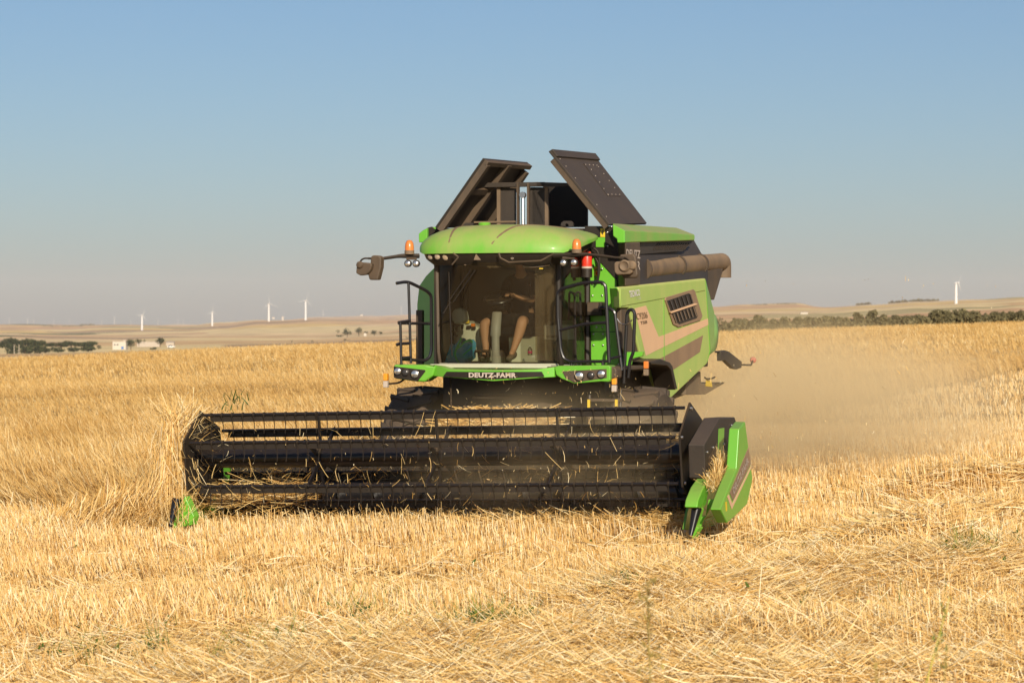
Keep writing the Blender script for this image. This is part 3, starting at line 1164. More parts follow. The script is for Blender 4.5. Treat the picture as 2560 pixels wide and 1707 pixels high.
P('lever', MB().tube([pl(*ZJ((140, 1010))[0], y=-.75), pl(*ZJ((205, 1085))[0], y=-.7)], .022, 8), 'black')
# steering column
mb = MB()
rings = []
for u, v, w in ((690, 1450, 50), (688, 1330, 50), (682, 1310, 42), (680, 1090, 42), (678, 1065, 56), (684, 960, 54), (698, 790, 52), (700, 780, 40)):
    c_ = pl(*ZJ((u, v))[0], y=-.98 + (1450 - v) * .00035)
    hw = w * 1.22 / 4.9 / F * 35.6
    rings.append([c_ + Vector((hw * math.cos(a), hw * .9 * math.sin(a), 0)) for a in np.linspace(0, 2 * math.pi, 12, endpoint=False)])
mb.rings(rings)
column = P('steering_column', mb, 'grey', smooth=50)
P('column_boot', MB().lathe([(.085, -.01), (.08, .10), (.05, .16)], pl(*ZJ((725, 1395))[0], y=-.86), 'z', 12), 'black', column)
c_ = pl(*ZJ((735, 700))[0], y=-.72)
P('column_head', MB().box(c_, (.19, .14, .11), Matrix.Rotation(R(-25), 3, 'X')), 'black_clean', column, bevel=.02)
wc = pl(*ZJ((720, 610))[0], y=-.68)
ax = (Vector((1, 0, 0)), Vector((0, math.cos(R(24)), math.sin(R(24)))), Vector((0, -math.sin(R(24)), math.cos(R(24)))))
mb = MB()
pts = [wc + (ax[0] * math.cos(a) + ax[1] * math.sin(a)) * .20 for a in np.linspace(0, 2 * math.pi, 37)]
mb.tube(pts, .016, 8)
wheel_ = P('steering_wheel', mb, 'black_clean')
for a in (R(90), R(210), R(330)):
    P('wheel_spoke', MB().tube([wc - ax[2] * .03, wc + (ax[0] * math.cos(a) + ax[1] * math.sin(a)) * .195], .012, 6), 'black', wheel_)
# seat
mb = MB().box((XC + .02, -.22, 2.55), (.52, .50, .13))
seat = P('seat', mb, 'cloth', bevel=.04, seg=3)
P('backrest', MB().box((XC + .02, .0, 2.98), (.50, .10, .74), Matrix.Rotation(R(-6), 3, 'X')), 'cloth', seat, bevel=.04, seg=3)
P('seat_pedestal', MB().box((XC + .12, -.18, 2.30), (.46, .36, .36)), 'pale', seat, bevel=.02)
P('armrest', MB().box((XC + .34, -.25, 2.78), (.08, .42, .06)), 'cloth', seat, bevel=.02)
for u in (470, 565):
    q = pl(*ZJ((u, 1290))[0], y=-1.0)
    P('pedal', MB().box(q + Vector((0, 0, .03)), (.10, .06, .02), Matrix.Rotation(R(25), 3, 'X')), 'black', bevel=.005)
    P('pedal_arm', MB().tube([q + Vector((0, 0, .03)), q + Vector((.0, .08, -.11))], .014, 6), 'black')

# ---- bumper
mb = MB()
top = zm(900, 900, 3.733, [(680, 45), (760, 62), (840, 90), (1240, 98), (1640, 90), (1815, 64), (1830, 68)])
bot = zm(900, 900, 3.733, [(680, 148), (780, 158), (840, 162), (1245, 196), (1640, 168), (1815, 158), (1830, 158)])
yv = [-1.50, -1.58, -1.64, -1.72, -1.64, -1.55, -1.50]
front = [pl(*a, y=y) for a, y in zip(top, yv)]
low = [pl(*a, y=y) for a, y in zip(bot, yv)]
bk = [p + Vector((0, .26, .015)) for p in front]
rings = [[f, b, Vector((b.x, b.y, l_.z)), l_] for f, b, l_ in zip(front, bk, low)]
mb.rings(rings)
bumper = P('bumper', mb, 'green_clean', bevel=.012, smooth=30)
# dark name plate, following the bumper's bend
nl = zm(900, 900, 3.733, [(775, 152), (808, 108), (1240, 110), (1690, 108), (1715, 150), (1240, 180)])
ny = [-1.645, -1.66, -1.735, -1.65, -1.645, -1.735]
pts = [pl(*a, y=y) for a, y in zip(nl, ny)]
mb = MB()
mb.add(pts + [p + Vector((0, .03, 0)) for p in pts], [(0, 1, 2, 5), (5, 2, 3, 4), (6, 11, 8, 7), (11, 10, 9, 8), (0, 6, 7, 1), (1, 7, 8, 2), (2, 8, 9, 3), (3, 9, 10, 4), (4, 10, 11, 5), (5, 11, 6, 0)])
P('name_plate', mb, 'black', bumper)
o_ = pl(1172, 943.5, y=-1.735)
text_part('lettering', 'DEUTZ-FAHR', o_, (1, 0, 0), (0, 0, 1), pl(1291, 943.5, y=-1.735).x - o_.x, 'letter', bumper, .066, .045, .004, 1.06)


def lamp_pod(outer, inner, y0, y1, lamps, dusty):
    mb = MB().prism(poly(outer, y=y0), (0, y1 - y0, 0))
    pod = P('headlight_pod', mb, 'green_clean' if not dusty else 'green', bevel=.03, seg=3)
    P('pod_face', MB().prism(poly(inner, y=y0 - .008), (0, .03, 0)), 'black' if not dusty else 'black_side', pod, bevel=.004)
    for px, py, r, m in lamps:
        o, mb2 = lamp(px, py, y0 - .022, r, pod, m, 'headlight', .03)
        mb2.build('headlight_lens', m, pod)
    return pod


lamp_pod(zm(900, 900, 3.733, [(308, 50), (330, 40), (600, 42), (690, 50), (705, 62), (680, 150), (600, 205), (520, 200), (318, 172)]),
         zm(900, 900, 3.733, [(312, 58), (605, 92), (610, 105), (540, 195), (515, 192), (315, 165)]), -1.56, -1.3,
         [(993.5, 928, .05, 'bright'), (1013, 931, .045, 'dark_pane'), (1037, 935, .055, 'bright')], False)
lamp_pod(zm(1360, 600, 4.3545, [(110, 1385), (150, 1368), (700, 1362), (725, 1375), (720, 1525), (700, 1545), (620, 1540), (330, 1562), (190, 1510), (130, 1470)]),
         zm(1360, 600, 4.3545, [(195, 1428), (680, 1402), (682, 1500), (330, 1552), (235, 1505)]), -1.56, -1.3,
         [(1448, 940, .058, 'bright'), (1477, 938, .045, 'dark_pane'), (1503, 935, .052, 'bright')], True)
P('pod_end', MB().prism(poly(ZD((722, 1372), (770, 1385), (790, 1410), (790, 1500), (722, 1520)), y=-1.5), (0, .25, 0)), 'black_side', bevel=.02)


def marker(px, py, y, arm):
    p = pl(px, py, y=y)
    o = P('marker_lamp', MB().box(p, (.062, .07, .10)), 'orange' if px > 1600 else 'amber', bevel=.012)
    P('marker_base', MB().box(p - Vector((0, 0, .10)), (.066, .07, .09)), 'letter_faint' if px > 1600 else 'letter', o, bevel=.01)
    if arm:
        P('marker_arm', MB().tube(path([pl(*a, y=y + .02) for a in arm], 4, .04), .014, 6), 'black', o)


marker(965, 942, -1.45, [(963, 960), (998, 957), (1014, 945)])
marker(1536, 952, -1.45, [(1536, 968), (1545, 975)])
marker(1615.5, 912, -.75, None)

# ---- rails and ladder
for pts, y0, y1 in (
        ([(150, 335), (285, 312), (400, 365), (520, 425), (578, 480), (582, 1150), (560, 1240), (500, 1282), (205, 1262)], -1.55, -1.15),
        ([(300, 325), (330, 1315)], -1.42, -1.42), ([(200, 812), (212, 1325)], -1.55, -1.55),
        ([(172, 815), (325, 792)], -1.55, -1.42), ([(175, 822), (580, 828)], -1.55, -1.12), ([(150, 1090), (185, 1075), (320, 1068)], -1.55, -1.42),
        ([(200, 1250), (330, 1240)], -1.55, -1.42)):
    q = ZC(*pts)
    u0, u1 = q[0][0], max(a for a, b in q)
    um = min(a for a, b in q)
    tubes('handrail', [pl(a, b, y=y0 + (y1 - y0) * (a - um) / max(1, u1 - um)) for a, b in q], .022 if len(pts) > 2 else .02, 'black_clean')
for pts, y0, y1, r in (
        ([(90, 640), (88, 260), (140, 195), (480, 100), (760, 95), (808, 150), (862, 1300)], -1.45, -1.42, .024),
        ([(88, 600), (128, 1100), (175, 1240), (270, 1292), (865, 1285)], -1.45, -1.42, .022),
        ([(108, 820), (480, 722), (815, 700)], -1.45, -1.42, .02),
        ([(700, 470), (880, 490), (945, 540), (1052, 1420)], -1.2, -1.2, .022),
        ([(870, 1245), (1030, 1210)], -1.4, -1.2, .018), ([(295, 1290), (295, 1370)], -1.43, -1.43, .02), ([(765, 1290), (765, 1350)], -1.43, -1.43, .02)):
    q = ZK(*pts)
    um, u1 = min(a for a, b in q), max(a for a, b in q)
    tubes('handrail', [pl(a, b, y=y0 + (y1 - y0) * (a - um) / max(1, u1 - um)) for a, b in q], r, 'black_clean')
tubes('handrail', [pl(*a, y=-1.05) for a in ZD((868, 1560), (905, 800), (930, 758), (968, 760), (988, 800), (975, 1220), (935, 1310), (918, 1500))], .024, 'black_clean', rad=.12)
P('chain', MB().tube(path([pl(*a, y=-1.1) for a in ZD((793, 855), (830, 910), (890, 925), (960, 870))], 4, .1), .009, 6), 'steel')
lad = P('ladder_rail', MB().tube([pl(1474, 985, y=-1.15), pl(1472, 1110, y=-1.3)], .022, 8), 'black')
P('ladder_rail', MB().tube([pl(1552, 975, y=-1.1), pl(1547, 1110, y=-1.3)], .022, 8), 'black')
for py in (1000, 1045, 1090):
    P('ladder_step', MB().box((pl(1474, py, y=-1.2) + pl(1550, py, y=-1.2)) / 2, (.44, .16, .035)), 'black_side', bevel=.006)
for px in (1472, 1541):
    P('step_marker', MB().box(pl(px, 1010, y=-1.32), (.035, .02, .12)), 'yellow')
P('platform', MB().box((1.08, -.72, 2.06), (.95, 1.5, .05)), 'black_side', bevel=.01)

# ---- mirrors, beacons, arm lamps
arm = P('mirror_arm', MB().tube(path([pl(1048, 640, y=-1.45), pl(1000, 640, y=-1.6), pl(953, 647, y=-1.7), pl(920, 646, y=-1.75)], 4, .05), .032, 8, .014), 'black')
P('mirror_bracket', MB().tube(path([pl(*a, y=-1.75) for a in ZA((430, 1322), (230, 1318), (190, 1345), (190, 1400))], 4, .03), .012, 6), 'black', arm)
P('mirror', MB().prism(poly(ZA((305, 1300), (330, 1282), (400, 1288), (425, 1310), (422, 1420), (385, 1568), (290, 1568), (272, 1500), (300, 1420)), y=-1.78), (.02, .09, 0)), 'black_side', arm, bevel=.025, seg=3)
P('mirror', MB().prism(poly(ZA((150, 1385), (200, 1365), (310, 1375), (320, 1400), (300, 1460), (260, 1505), (180, 1515), (135, 1490), (140, 1430)), y=-1.84), (.02, .10, 0)), 'black_side', arm, bevel=.03, seg=3)
P('mirror_motor', MB().lathe([(.045, .05), (.05, 0), (.035, -.02), (.002, -.025)], pl(*ZA((180, 1395))[0], y=-1.85), 'y', 14), 'black_side', arm)
arm2 = P('mirror_arm', MB().tube(path([pl(1385, 640, y=-1.5), pl(1440, 637, y=-1.6), pl(1470, 636, y=-1.62), pl(1530, 643, y=-1.65), pl(1560, 647, y=-1.65)], 4, .05), .034, 8, .012), 'black')
P('mirror_bracket', MB().tube(path([pl(*a, y=-1.65) for a in ZB((860, 1305), (960, 1308), (1000, 1330), (1020, 1400))], 4, .03), .012, 6), 'black', arm2)
P('mirror_bracket', MB().tube(path([pl(*a, y=-1.62) for a in ZB((960, 1306), (1040, 1310), (1078, 1350))], 4, .03), .012, 6), 'black', arm2)
P('mirror', MB().prism(poly(ZB((895, 1375), (920, 1355), (1060, 1345), (1110, 1350), (1110, 1480), (1080, 1505), (930, 1512), (900, 1480)), y=-1.70), (0, .10, 0)), 'tube', arm2, bevel=.03, seg=3)
P('mirror', MB().prism(poly(ZB((960, 1275), (1120, 1265), (1150, 1300), (1172, 1510), (1150, 1545), (1000, 1548), (975, 1500)), y=-1.60), (0, .09, 0)), 'black_side', arm2, bevel=.03, seg=3)
P('mirror_motor', MB().lathe([(.075, .03), (.08, 0), (.06, -.02), (.05, -.01), (.03, .0), (.002, .005)], pl(*ZB((1020, 1405))[0], y=-1.715), 'y', 18), 'tube', arm2)
P('mirror_motor', MB().lathe([(.055, .03), (.06, 0), (.045, -.02), (.002, -.03)], pl(*ZB((1105, 1400))[0], y=-1.70), 'y', 16), 'tube', arm2)
for px, pyb, pyt, y in ((1023.5, 634, 600, -1.55), (1441.5, 631, 597, -1.6)):
    b0 = pl(px, pyb, y=y)
    h = pl(px, pyt, y=y).z - b0.z
    base = P('beacon', MB().lathe([(.066, -.01), (.066, h * .22), (.058, h * .24)], b0, 'z', 18), 'tube')
    P('beacon_dome', MB().lathe([(.060, h * .22), (.062, h * .45), (.055, h * .75), (.035, h * .95), (.002, h)], b0, 'z', 18), 'orange', base, smooth=60)
for px, py in ((1019, 659), (1039.5, 659), (1408, 657), (1434.5, 656)):
    lamp2(px, py, -1.6, .042)
P('lamp_bracket', MB().box(pl(1421, 645, y=-1.57), (.17, .03, .035)), 'black_side', bevel=.008)
P('lamp_bracket', MB().box(pl(1029, 647, y=-1.57), (.15, .03, .03)), 'black_side', bevel=.008)
P('grab_loop', MB().tube(path([pl(1440, 930, y=-.5), pl(1436, 735, y=-.5), pl(1450, 728, y=-.5), pl(1452, 800, y=-.5)], 4, .05), .016, 6), 'black')

# ---- body
WY = .12                                     # front wall of the body, behind the cab
mb = MB().prism([pl(1446, 930, y=WY), pl(1446, 690, y=WY), pl(1487, 640, y=WY), pl(1500, 655, y=WY), pl(1541, 700, y=WY), pl(1547, 930, y=WY)], (0, .06, 0))
wall = P('front_panel', mb, 'green_clean', bevel=.006)
bolt0 = None
for u, v in ((610, 125), (755, 122), (612, 296), (756, 294), (475, 252), (478, 480), (627, 1042), (769, 1042), (768, 875), (500, 765), (1003, 1330), (672, 770), (760, 770), (625, 875)):
    q = pl(*ZK((u, v))[0], y=WY - .004)
    if bolt0 is None:
        bolt0 = MB().lathe([(.014, 0), (.014, -.008), (.008, -.014), (.001, -.015)], (0, 0, 0), 'y', 8).build('bolt', 'steel', wall)
        bolt0.location = q
    else:
        copy(bolt0, wall, q)
P('hatch_seam', MB().prism(poly(ZK((580, 835), (950, 835), (950, 845), (590, 845), (590, 1330), (580, 1330)), y=WY - .003), (0, .004, 0)), 'black', wall)
boxo = P('junction_box', MB().prism(poly(ZK((515, 390), (750, 388), (752, 600), (515, 600)), y=-.10), (0, .2, 0)), 'black', bevel=.02)
P('junction_plate', MB().prism(poly(ZK((530, 405), (700, 402), (700, 540), (530, 540)), y=-.105), (0, .012, 0)), 'black_side', boxo, bevel=.004)
P('hose', MB().tube(path([pl(*a, y=-.02) for a in ZD((530, 85), (580, 120), (600, 200), (605, 330), (585, 440))], 4, .08), .018, 6), 'black')
P('hose', MB().tube(path([pl(*a, y=-.05) for a in ZD((560, 200), (590, 250), (590, 400), (580, 445))], 4, .08), .014, 6), 'black')
# left part of the front wall, swept back to dim it beyond the cab's shade
def swept(px, py):
    return pl(px, py, y=WY + (1103 - px) / 60 * .5)


P('front_panel', MB().prism([swept(1043, 930), swept(1043, 760), swept(1048, 715), swept(1065, 690), swept(1100, 655), swept(1125, 655), swept(1125, 930)], (0, .06, 0)), 'green', bevel=.006)
P('side_post', MB().box((pl(1042, 850, y=WY - .05)) + Vector((.05, 0, 0)), (.10, .08, .85)), 'black_side', bevel=.01)
# dark tank front and hull
hull = P('hull', MB().prism([(-1.62, .2, 2.0), (-1.62, .2, 3.98), (1.05, .2, 3.98), (1.30, .2, 3.55), (1.30, .2, 2.0)], (0, 4.1, 0)), 'black_dusty', bevel=.02)
P('belly', MB().prism([(-1.2, .3, .85), (-1.2, .3, 2.02), (-1.2, 4.3, 2.10), (-1.2, 4.3, 1.95), (-1.2, 1.3, 1.15)], (2.3, 0, 0)), 'black_dusty')
P('tank_front', MB().prism([pl(1462, 640, y=.10), pl(1462, 565, y=.10), pl(1533, 566, y=.10), pl(1545, 600, y=.10), pl(1548, 712, y=.10), pl(1541, 699, y=.10), pl(1500, 654, y=.10), pl(1487, 640, y=.10)], (0, .015, 0)), 'black')
for u, v in ((823, 1020), (826, 1178), (870, 955), (762, 1440)):
    copy(bolt0, combine, pl(*ZB((u, v))[0], y=.095))
P('warning_label', MB().prism(poly(ZB((742, 972), (795, 975), (795, 1075), (742, 1072)), y=.09), (0, .005, 0)), 'yellow')
for v0, v1 in ((985, 1015), (1022, 1045)):
    P('label_mark', MB().prism(poly(ZB((755, v1), (768, v0), (782, v1)) if v0 < 1000 else ZB((762, v0), (774, v0), (774, v1), (762, v1)), y=.085), (0, .003, 0)), 'letter_dark')
P('info_label', MB().prism(poly(ZB((690, 1078), (795, 1078), (795, 1190), (690, 1188)), y=.09), (0, .005, 0)), 'green_clean')
P('warning_label', MB().prism(poly(ZB((672, 1420), (715, 1415), (712, 1520), (672, 1518)), y=.105), (0, .004, 0)), 'yellow')
P('label_mark', MB().prism(poly(ZB((678, 1460), (694, 1425), (710, 1458)), y=.10), (0, .003, 0)), 'letter_dark')
P('label_mark', MB().prism(poly(ZB((690, 1475), (708, 1475), (706, 1510), (690, 1510)), y=.10), (0, .003, 0)), 'red')

# ---- side panel
SX = 1.36
outl = [(1548, 718), (1764, 696), (1775, 877), (1767, 910), (1678, 995), (1665, 1012), (1662, 1000), (1641, 954), (1630, 912), (1604, 895), (1573, 770), (1551, 770)]
side = P('side_panel', MB().prism(poly(outl, x=SX), (-.10, 0, 0)), 'green_side', bevel=.02, seg=3)
P('panel_front', MB().prism([pl(1544, 718, x=SX - .02), pl(1551, 718, x=SX - .02), pl(1555, 770, x=SX - .02), pl(1548, 770, x=SX - .02)], (-.12, 0, 0)), 'green_clean', side, bevel=.02)
P('stripe', MB().prism(poly([(1587, 771), (1615, 764), (1647, 842), (1770, 796), (1771, 812), (1615, 889)], x=SX + .004), (-.003, 0, 0)), 'stripe_tan', side, smooth=0)
P('stripe', MB().prism(poly([(1629, 908), (1758, 838), (1750, 880), (1642, 952)], x=SX + .004), (-.003, 0, 0)), 'stripe_dark', side, smooth=0)
for a in ((470, 250), (470, 1170)):
    pass
P('panel_seam', MB().prism(poly(ZE((468, 280), (473, 280), (478, 1180), (473, 1180)), x=SX + .006), (-.008, 0, 0)), 'green', side, smooth=0)
P('upper_crease', MB().prism([pl(1551, 722, x=SX + .012), pl(1762, 700, x=SX + .012), pl(1764, 726, x=SX + .012), pl(1553, 766, x=SX + .012)], (-.014, 0, 0)), 'green_side', side, bevel=.01)
vent = P('vent_frame', MB().prism(poly([(1664, 750), (1666, 743), (1734, 723), (1738, 727), (1757, 790), (1752, 801), (1697, 818), (1684, 811)], x=SX + .02), (-.03, 0, 0)), 'stripe_dark', side, bevel=.008)
P('vent_recess', MB().prism(poly(ZE((500, 440), (715, 365), (735, 380), (800, 590), (790, 610), (620, 668), (575, 630)), x=SX + .024), (-.006, 0, 0)), 'black', side)
for k in range(6):
    t = k / 5
    a = ZE((530 + 195 * t, 440 - 62 * t), (565 + 190 * t, 535 - 55 * t), (573 + 190 * t, 530 - 55 * t), (540 + 195 * t, 436 - 62 * t))
    P('slat', MB().prism(poly(a, x=SX + .034), (-.012, .03, 0)), 'black_side', side)
for k in range(7):
    t = k / 6
    a = ZE((560 + 195 * t, 570 - 68 * t), (590 + 195 * t, 655 - 62 * t), (600 + 195 * t, 650 - 62 * t), (572 + 195 * t, 565 - 68 * t))
    P('slat', MB().prism(poly(a, x=SX + .034), (-.012, .03, 0)), 'tube', side)
P('vent_bar', MB().prism(poly(ZE((530, 548), (780, 462), (802, 468), (790, 480), (545, 562)), x=SX + .044), (-.02, 0, 0)), 'stripe_tan', side, bevel=.005)


def side_text(t, px0, py0, px1, py1, hpx, m, bold=.02, x=SX + .014):
    a, b = pl(px0, py0, x=x), pl(px1, py1, x=x)
    up = pl(px0 - hpx * .10, py0 - hpx, x=x) - a
    return text_part('lettering', t, a, b - a, up, (b - a).length, m, side, up.length, bold, .004)


side_text('TECNICO', 1573.5, 744, 1600, 739, 17, 'letter_white', .03, SX + .016)
side_text('STORE', 1590, 750.5, 1602, 748, 6, 'letter_white', .02, SX + .008)
side_text('C9206', 1592, 799, 1619, 795, 16, 'letter_dark', .0, SX + .008)
side_text('TSB', 1601, 811, 1618, 808, 7.5, 'letter_dark', .01, SX + .008)
# rear face and bulge
P('rear_panel', MB().prism([pl(1764, 696, x=SX), pl(1777, 745, x=SX - .05), pl(1786, 780, x=SX - .1), pl(1787, 850, x=SX - .1), pl(1767, 910, x=SX - .02), pl(1775, 877, x=SX)], (-1.2, .0, 0)), 'green', bevel=.02)
hb = pl(1790, 838, x=.95)
mb = MB()
mb.lathe([(.001, -.50), (.22, -.46), (.37, -.32), (.43, 0), (.40, .30), (.30, .44), (.001, .50)], Vector((hb.x - .47, hb.y - .02, hb.z + .04)), 'x', 24)
P('rear_hood', mb, 'green_hood', smooth=70)
# lower hull behind the wheel, chopper
P('chopper', MB().prism(poly(ZE((690, 1240), (830, 1130), (835, 1250), (1070, 1235), (1060, 1250), (880, 1355), (680, 1360)), x=1.1), (-2.0, 0, 0)), 'chopper', bevel=.01)
P('chopper_chute', MB().prism([(-1.0, 3.0, 1.45), (-1.0, 3.2, 1.95), (-1.0, 4.7, 1.95), (-1.0, 5.0, 1.60)], (1.9, 0, 0)), 'black_dusty', bevel=.02)
P('warning_label', MB().prism(poly(ZE((885, 1210), (935, 1220), (945, 1282), (880, 1275)), x=1.11), (-.004, 0, 0)), 'yellow')
P('rear_lever', MB().tube(path([pl(*a, x=1.12) for a in ZE((870, 1190), (890, 1205), (940, 1200), (970, 1185))], 3, .03), .014, 6), 'black')
lampa = P('rear_lamp_arm', MB().prism(poly(ZE((1030, 930), (1070, 922), (1110, 935), (1235, 1035), (1232, 1095), (1190, 1110), (1150, 1100), (1070, 1020), (1032, 1028)), x=1.5), (-.07, 0, 0)), 'black_dusty', bevel=.01)
P('arm_rod', MB().tube([pl(*ZE((975, 938))[0], x=1.46), pl(*ZE((1035, 940))[0], x=1.46)], .016, 6), 'black', lampa)
P('arm_rod', MB().tube(path([pl(*a, x=1.46) for a in ZE((1232, 1065), (1325, 1068), (1340, 1025))], 3, .03), .016, 6), 'black', lampa)
P('rear_lamp', MB().lathe([(.05, .03), (.052, 0), (.035, -.02), (.001, -.025)], pl(*ZE((1342, 1018))[0], x=1.46), 'y', 14), 'red_dusty', lampa)
# fender over the right wheel
P('fender', MB().prism(poly(ZE((130, 1035), (235, 1005), (330, 1040), (355, 1075), (405, 1300), (380, 1310), (335, 1110), (300, 1075), (140, 1060)), x=SX - .02), (.30, 0, 0)), 'black', bevel=.015)
P('side_column', MB().prism(poly(ZE((52, 512), (130, 510), (252, 1000), (150, 1030), (60, 900)), x=SX - .03), (-.08, 0, 0)), 'black_side', bevel=.02)
P('axle_arm', MB().prism(poly([(1562, 880), (1607, 879), (1605, 890), (1577, 897), (1575, 912), (1562, 915)], y=-.4), (0, .1, 0)), 'green_clean', bevel=.005)

# ---- tank shoulder, pillar, unloading tube
a0 = pl(1562, 576, x=SX)
sh = [pl(1562, 576, x=SX), pl(1562, 607, x=SX), pl(1737, 601, x=SX), pl(1737, 587, x=SX)]
inn = [pl(1531, 558, x=1.12), pl(1545, 607, x=1.12), Vector((1.12, sh[2].y, sh[2].z)), Vector((1.12, sh[3].y - .2, pl(1700, 570, x=1.12).z))]
mb = MB()
mb.add(sh + inn, [(0, 1, 2, 3), (4, 7, 6, 5), (0, 3, 7, 4), (1, 5, 6, 2), (0, 4, 5, 1), (2, 6, 7, 3)])
shoulder = P('tank_shoulder', mb, 'green_roof', bevel=.015)
P('shoulder_front', MB().prism(poly(ZB((882, 925), (1022, 998), (1022, 1138), (936, 1140), (932, 1095), (888, 1062)), y=pl(1562, 590, x=SX).y - .02), (0, .05, 0)), 'green_clean', shoulder, bevel=.012)
P('shoulder_louvre', MB().prism(poly(ZB((1205, 1135), (1825, 1108), (1695, 1235), (1600, 1240), (1205, 1270)), x=SX - .08), (-.2, 0, 0)), 'black_dusty', shoulder)
for k in range(14):
    u = 1360 + k * 27
    P('slat', MB().prism(poly(ZB((u, 1220), (u + 60, 1138), (u + 68, 1138), (u + 8, 1220)), x=SX - .07), (-.02, 0, 0)), 'black', shoulder)
P('tank_shoulder', MB().prism(poly(ZA((860, 1035), (905, 998), (960, 968), (960, 1100), (925, 1137), (862, 1135)), y=.0), (0, 3.2, 0)), 'green', bevel=.01)
P('tank_shoulder_cap', MB().prism(poly(ZA((1005, 955), (1060, 958), (1072, 975), (1055, 992), (1005, 992)), y=.1), (0, 3.0, 0)), 'green_clean', bevel=.01)
P('tank_corner', MB().prism(poly(ZA((960, 968), (1005, 955), (1060, 1000), (960, 1090)), y=.05), (0, .2, 0)), 'black')
pil = P('tube_pillar', MB().prism([pl(1546, 607, x=1.18), pl(1563, 607, x=SX), pl(1601, 605, x=SX), pl(1601, 605, x=SX) - Vector((.3, 0, 0)), pl(1563, 607, x=1.06)], (0, 0, -(pl(1563, 607, x=SX).z - pl(1563, 716, x=SX).z))), 'black_side', bevel=.03, seg=3)
text_part('lettering', 'DEUTZ', pl(1565, 644, x=SX + .004), (0, 1, 0), (0, 0, 1), pl(1600, 640, x=SX).y - pl(1565, 644, x=SX).y, 'letter', pil, .115, .02, .004)
text_part('lettering', 'FAHR', pl(1565, 672, x=SX + .004), (0, 1, 0), (0, 0, 1), pl(1600, 672, x=SX).y - pl(1565, 672, x=SX).y, 'letter', pil, .115, .02, .004)
TX = 1.20
ta, tb = pl(1602, 673, x=TX), pl(1800, 655, x=TX)
tube_ = P('unloading_tube', MB().tube([ta, tb], .150, 24, .135), 'tube', smooth=60)
td = (tb - ta).normalized()
for t in (.0, .42, .71):
    q = ta + (tb - ta) * t
    P('tube_band', MB().tube([q - td * .03, q + td * .03], .168 - .014 * t, 24), 'black_side', tube_)
P('tube_elbow', MB().tube(path([tb - td * .02, tb + td * .16, tb + td * .16 + Vector((0, 0, -.25))], 8, .14), .137, 20), 'tube', tube_, smooth=60)
P('spout', MB().prism(poly(ZE((890, 150), (1050, 95), (1045, 160), (965, 430), (915, 425)), x=TX + .10), (-.22, 0, 0)), 'black_side', tube_, bevel=.015)
P('tube_cradle', MB().prism(poly(ZE((545, 215), (590, 190), (640, 215), (640, 240), (545, 240)), x=TX + .02), (-.06, 0, 0)), 'steel', tube_)
P('tank_side', MB().prism([(1.0, .3, 3.0), (1.0, .3, 3.98), (1.0, 3.2, 3.98), (1.0, 4.0, 3.2)], (.03, 0, 0)), 'black')

# ---- tank doors and extension
def door(hx, ix, fr, name_label):
    """fr: photo pixels of hinge front, hinge back, inner back, inner front."""
    A, B_, Cc, D = pl(*fr[0], x=hx), pl(*fr[1], x=hx), pl(*fr[2], x=ix), pl(*fr[3], x=ix)
    n_ = (B_ - A).cross(D - A).normalized()
    if n_.z < 0:
        n_ = -n_
    d = P('tank_door', MB().prism([A, B_, Cc, D], n_ * .035), 'black_dusty' if hx > 0 else 'black', bevel=.006, label=name_label)  # left door takes the darker black, for the right door's shade on it
    return d, A, B_, Cc, D, n_


d1, A, B_, Cc, D, n1 = door(1.02, .12, [(1520, 565), (1613, 562), (1480, 390), (1371, 380)], 'right-hand tank door showing its dusty outer face')
# folded outer strip at the free edge, plate and rivets on the outer face
P('door_lip', MB().prism([D + (A - D) * .005 + n1 * .036, Cc + (B_ - Cc) * .005 + n1 * .036, Cc + (B_ - Cc) * .10 + n1 * .036, D + (A - D) * .10 + n1 * .036], n1 * .03), 'black_dusty', d1, bevel=.006)
P('door_edge', MB().prism([D + (A - D) * .09, A, A - n1 * .07, D + (A - D) * .09 - n1 * .07], (0, .03, 0)), 'black_side', d1)


def on(u, v, h=0.0, A=A, B_=B_, Cc=Cc, D=D, n=n1):
    return (A * (1 - u) + B_ * u) * (1 - v) + (D * (1 - u) + Cc * u) * v + n * h


P('door_plate', MB().prism([on(.50, .38, .037), on(.84, .38, .037), on(.86, .84, .037), on(.54, .84, .037)], n1 * .008), 'black_dusty', d1)
riv = MB().lathe([(.008, 0), (.007, .005), (.001, .006)], (0, 0, 0), 'z', 6).build('rivet', 'letter', d1)
rots = Vector((0, 0, 1)).rotation_difference(n1).to_matrix().to_4x4()
spots = [(.06, v_, .037) for v_ in (.1, .26, .45, .62, .78, .88)] + [(.52 + .02 * k, .39 + .09 * k, .047) for k in range(5)] + \
        [(.56 + .09 * k, .82, .047) for k in range(4)] + [(.53 + .1 * k, .40, .047) for k in range(4)] + [(.84, .5 + .1 * k, .047) for k in range(4)]
for i_, (u, v_, h) in enumerate(spots):
    mw = Matrix.Translation(on(u, v_, h)) @ rots
    if i_ == 0:
        riv.matrix_basis = mw
    else:
        copy(riv, d1, mw=mw)
d2, A2, B2, C2, D2, n2 = door(-1.50, -.80, [(1092, 572), (1216, 566), (1322, 409), (1212, 399)], 'left-hand tank door showing its ribbed inner face')


def on2(u, v, h=0.0):
    return on(u, v, h, A2, B2, C2, D2, n2)


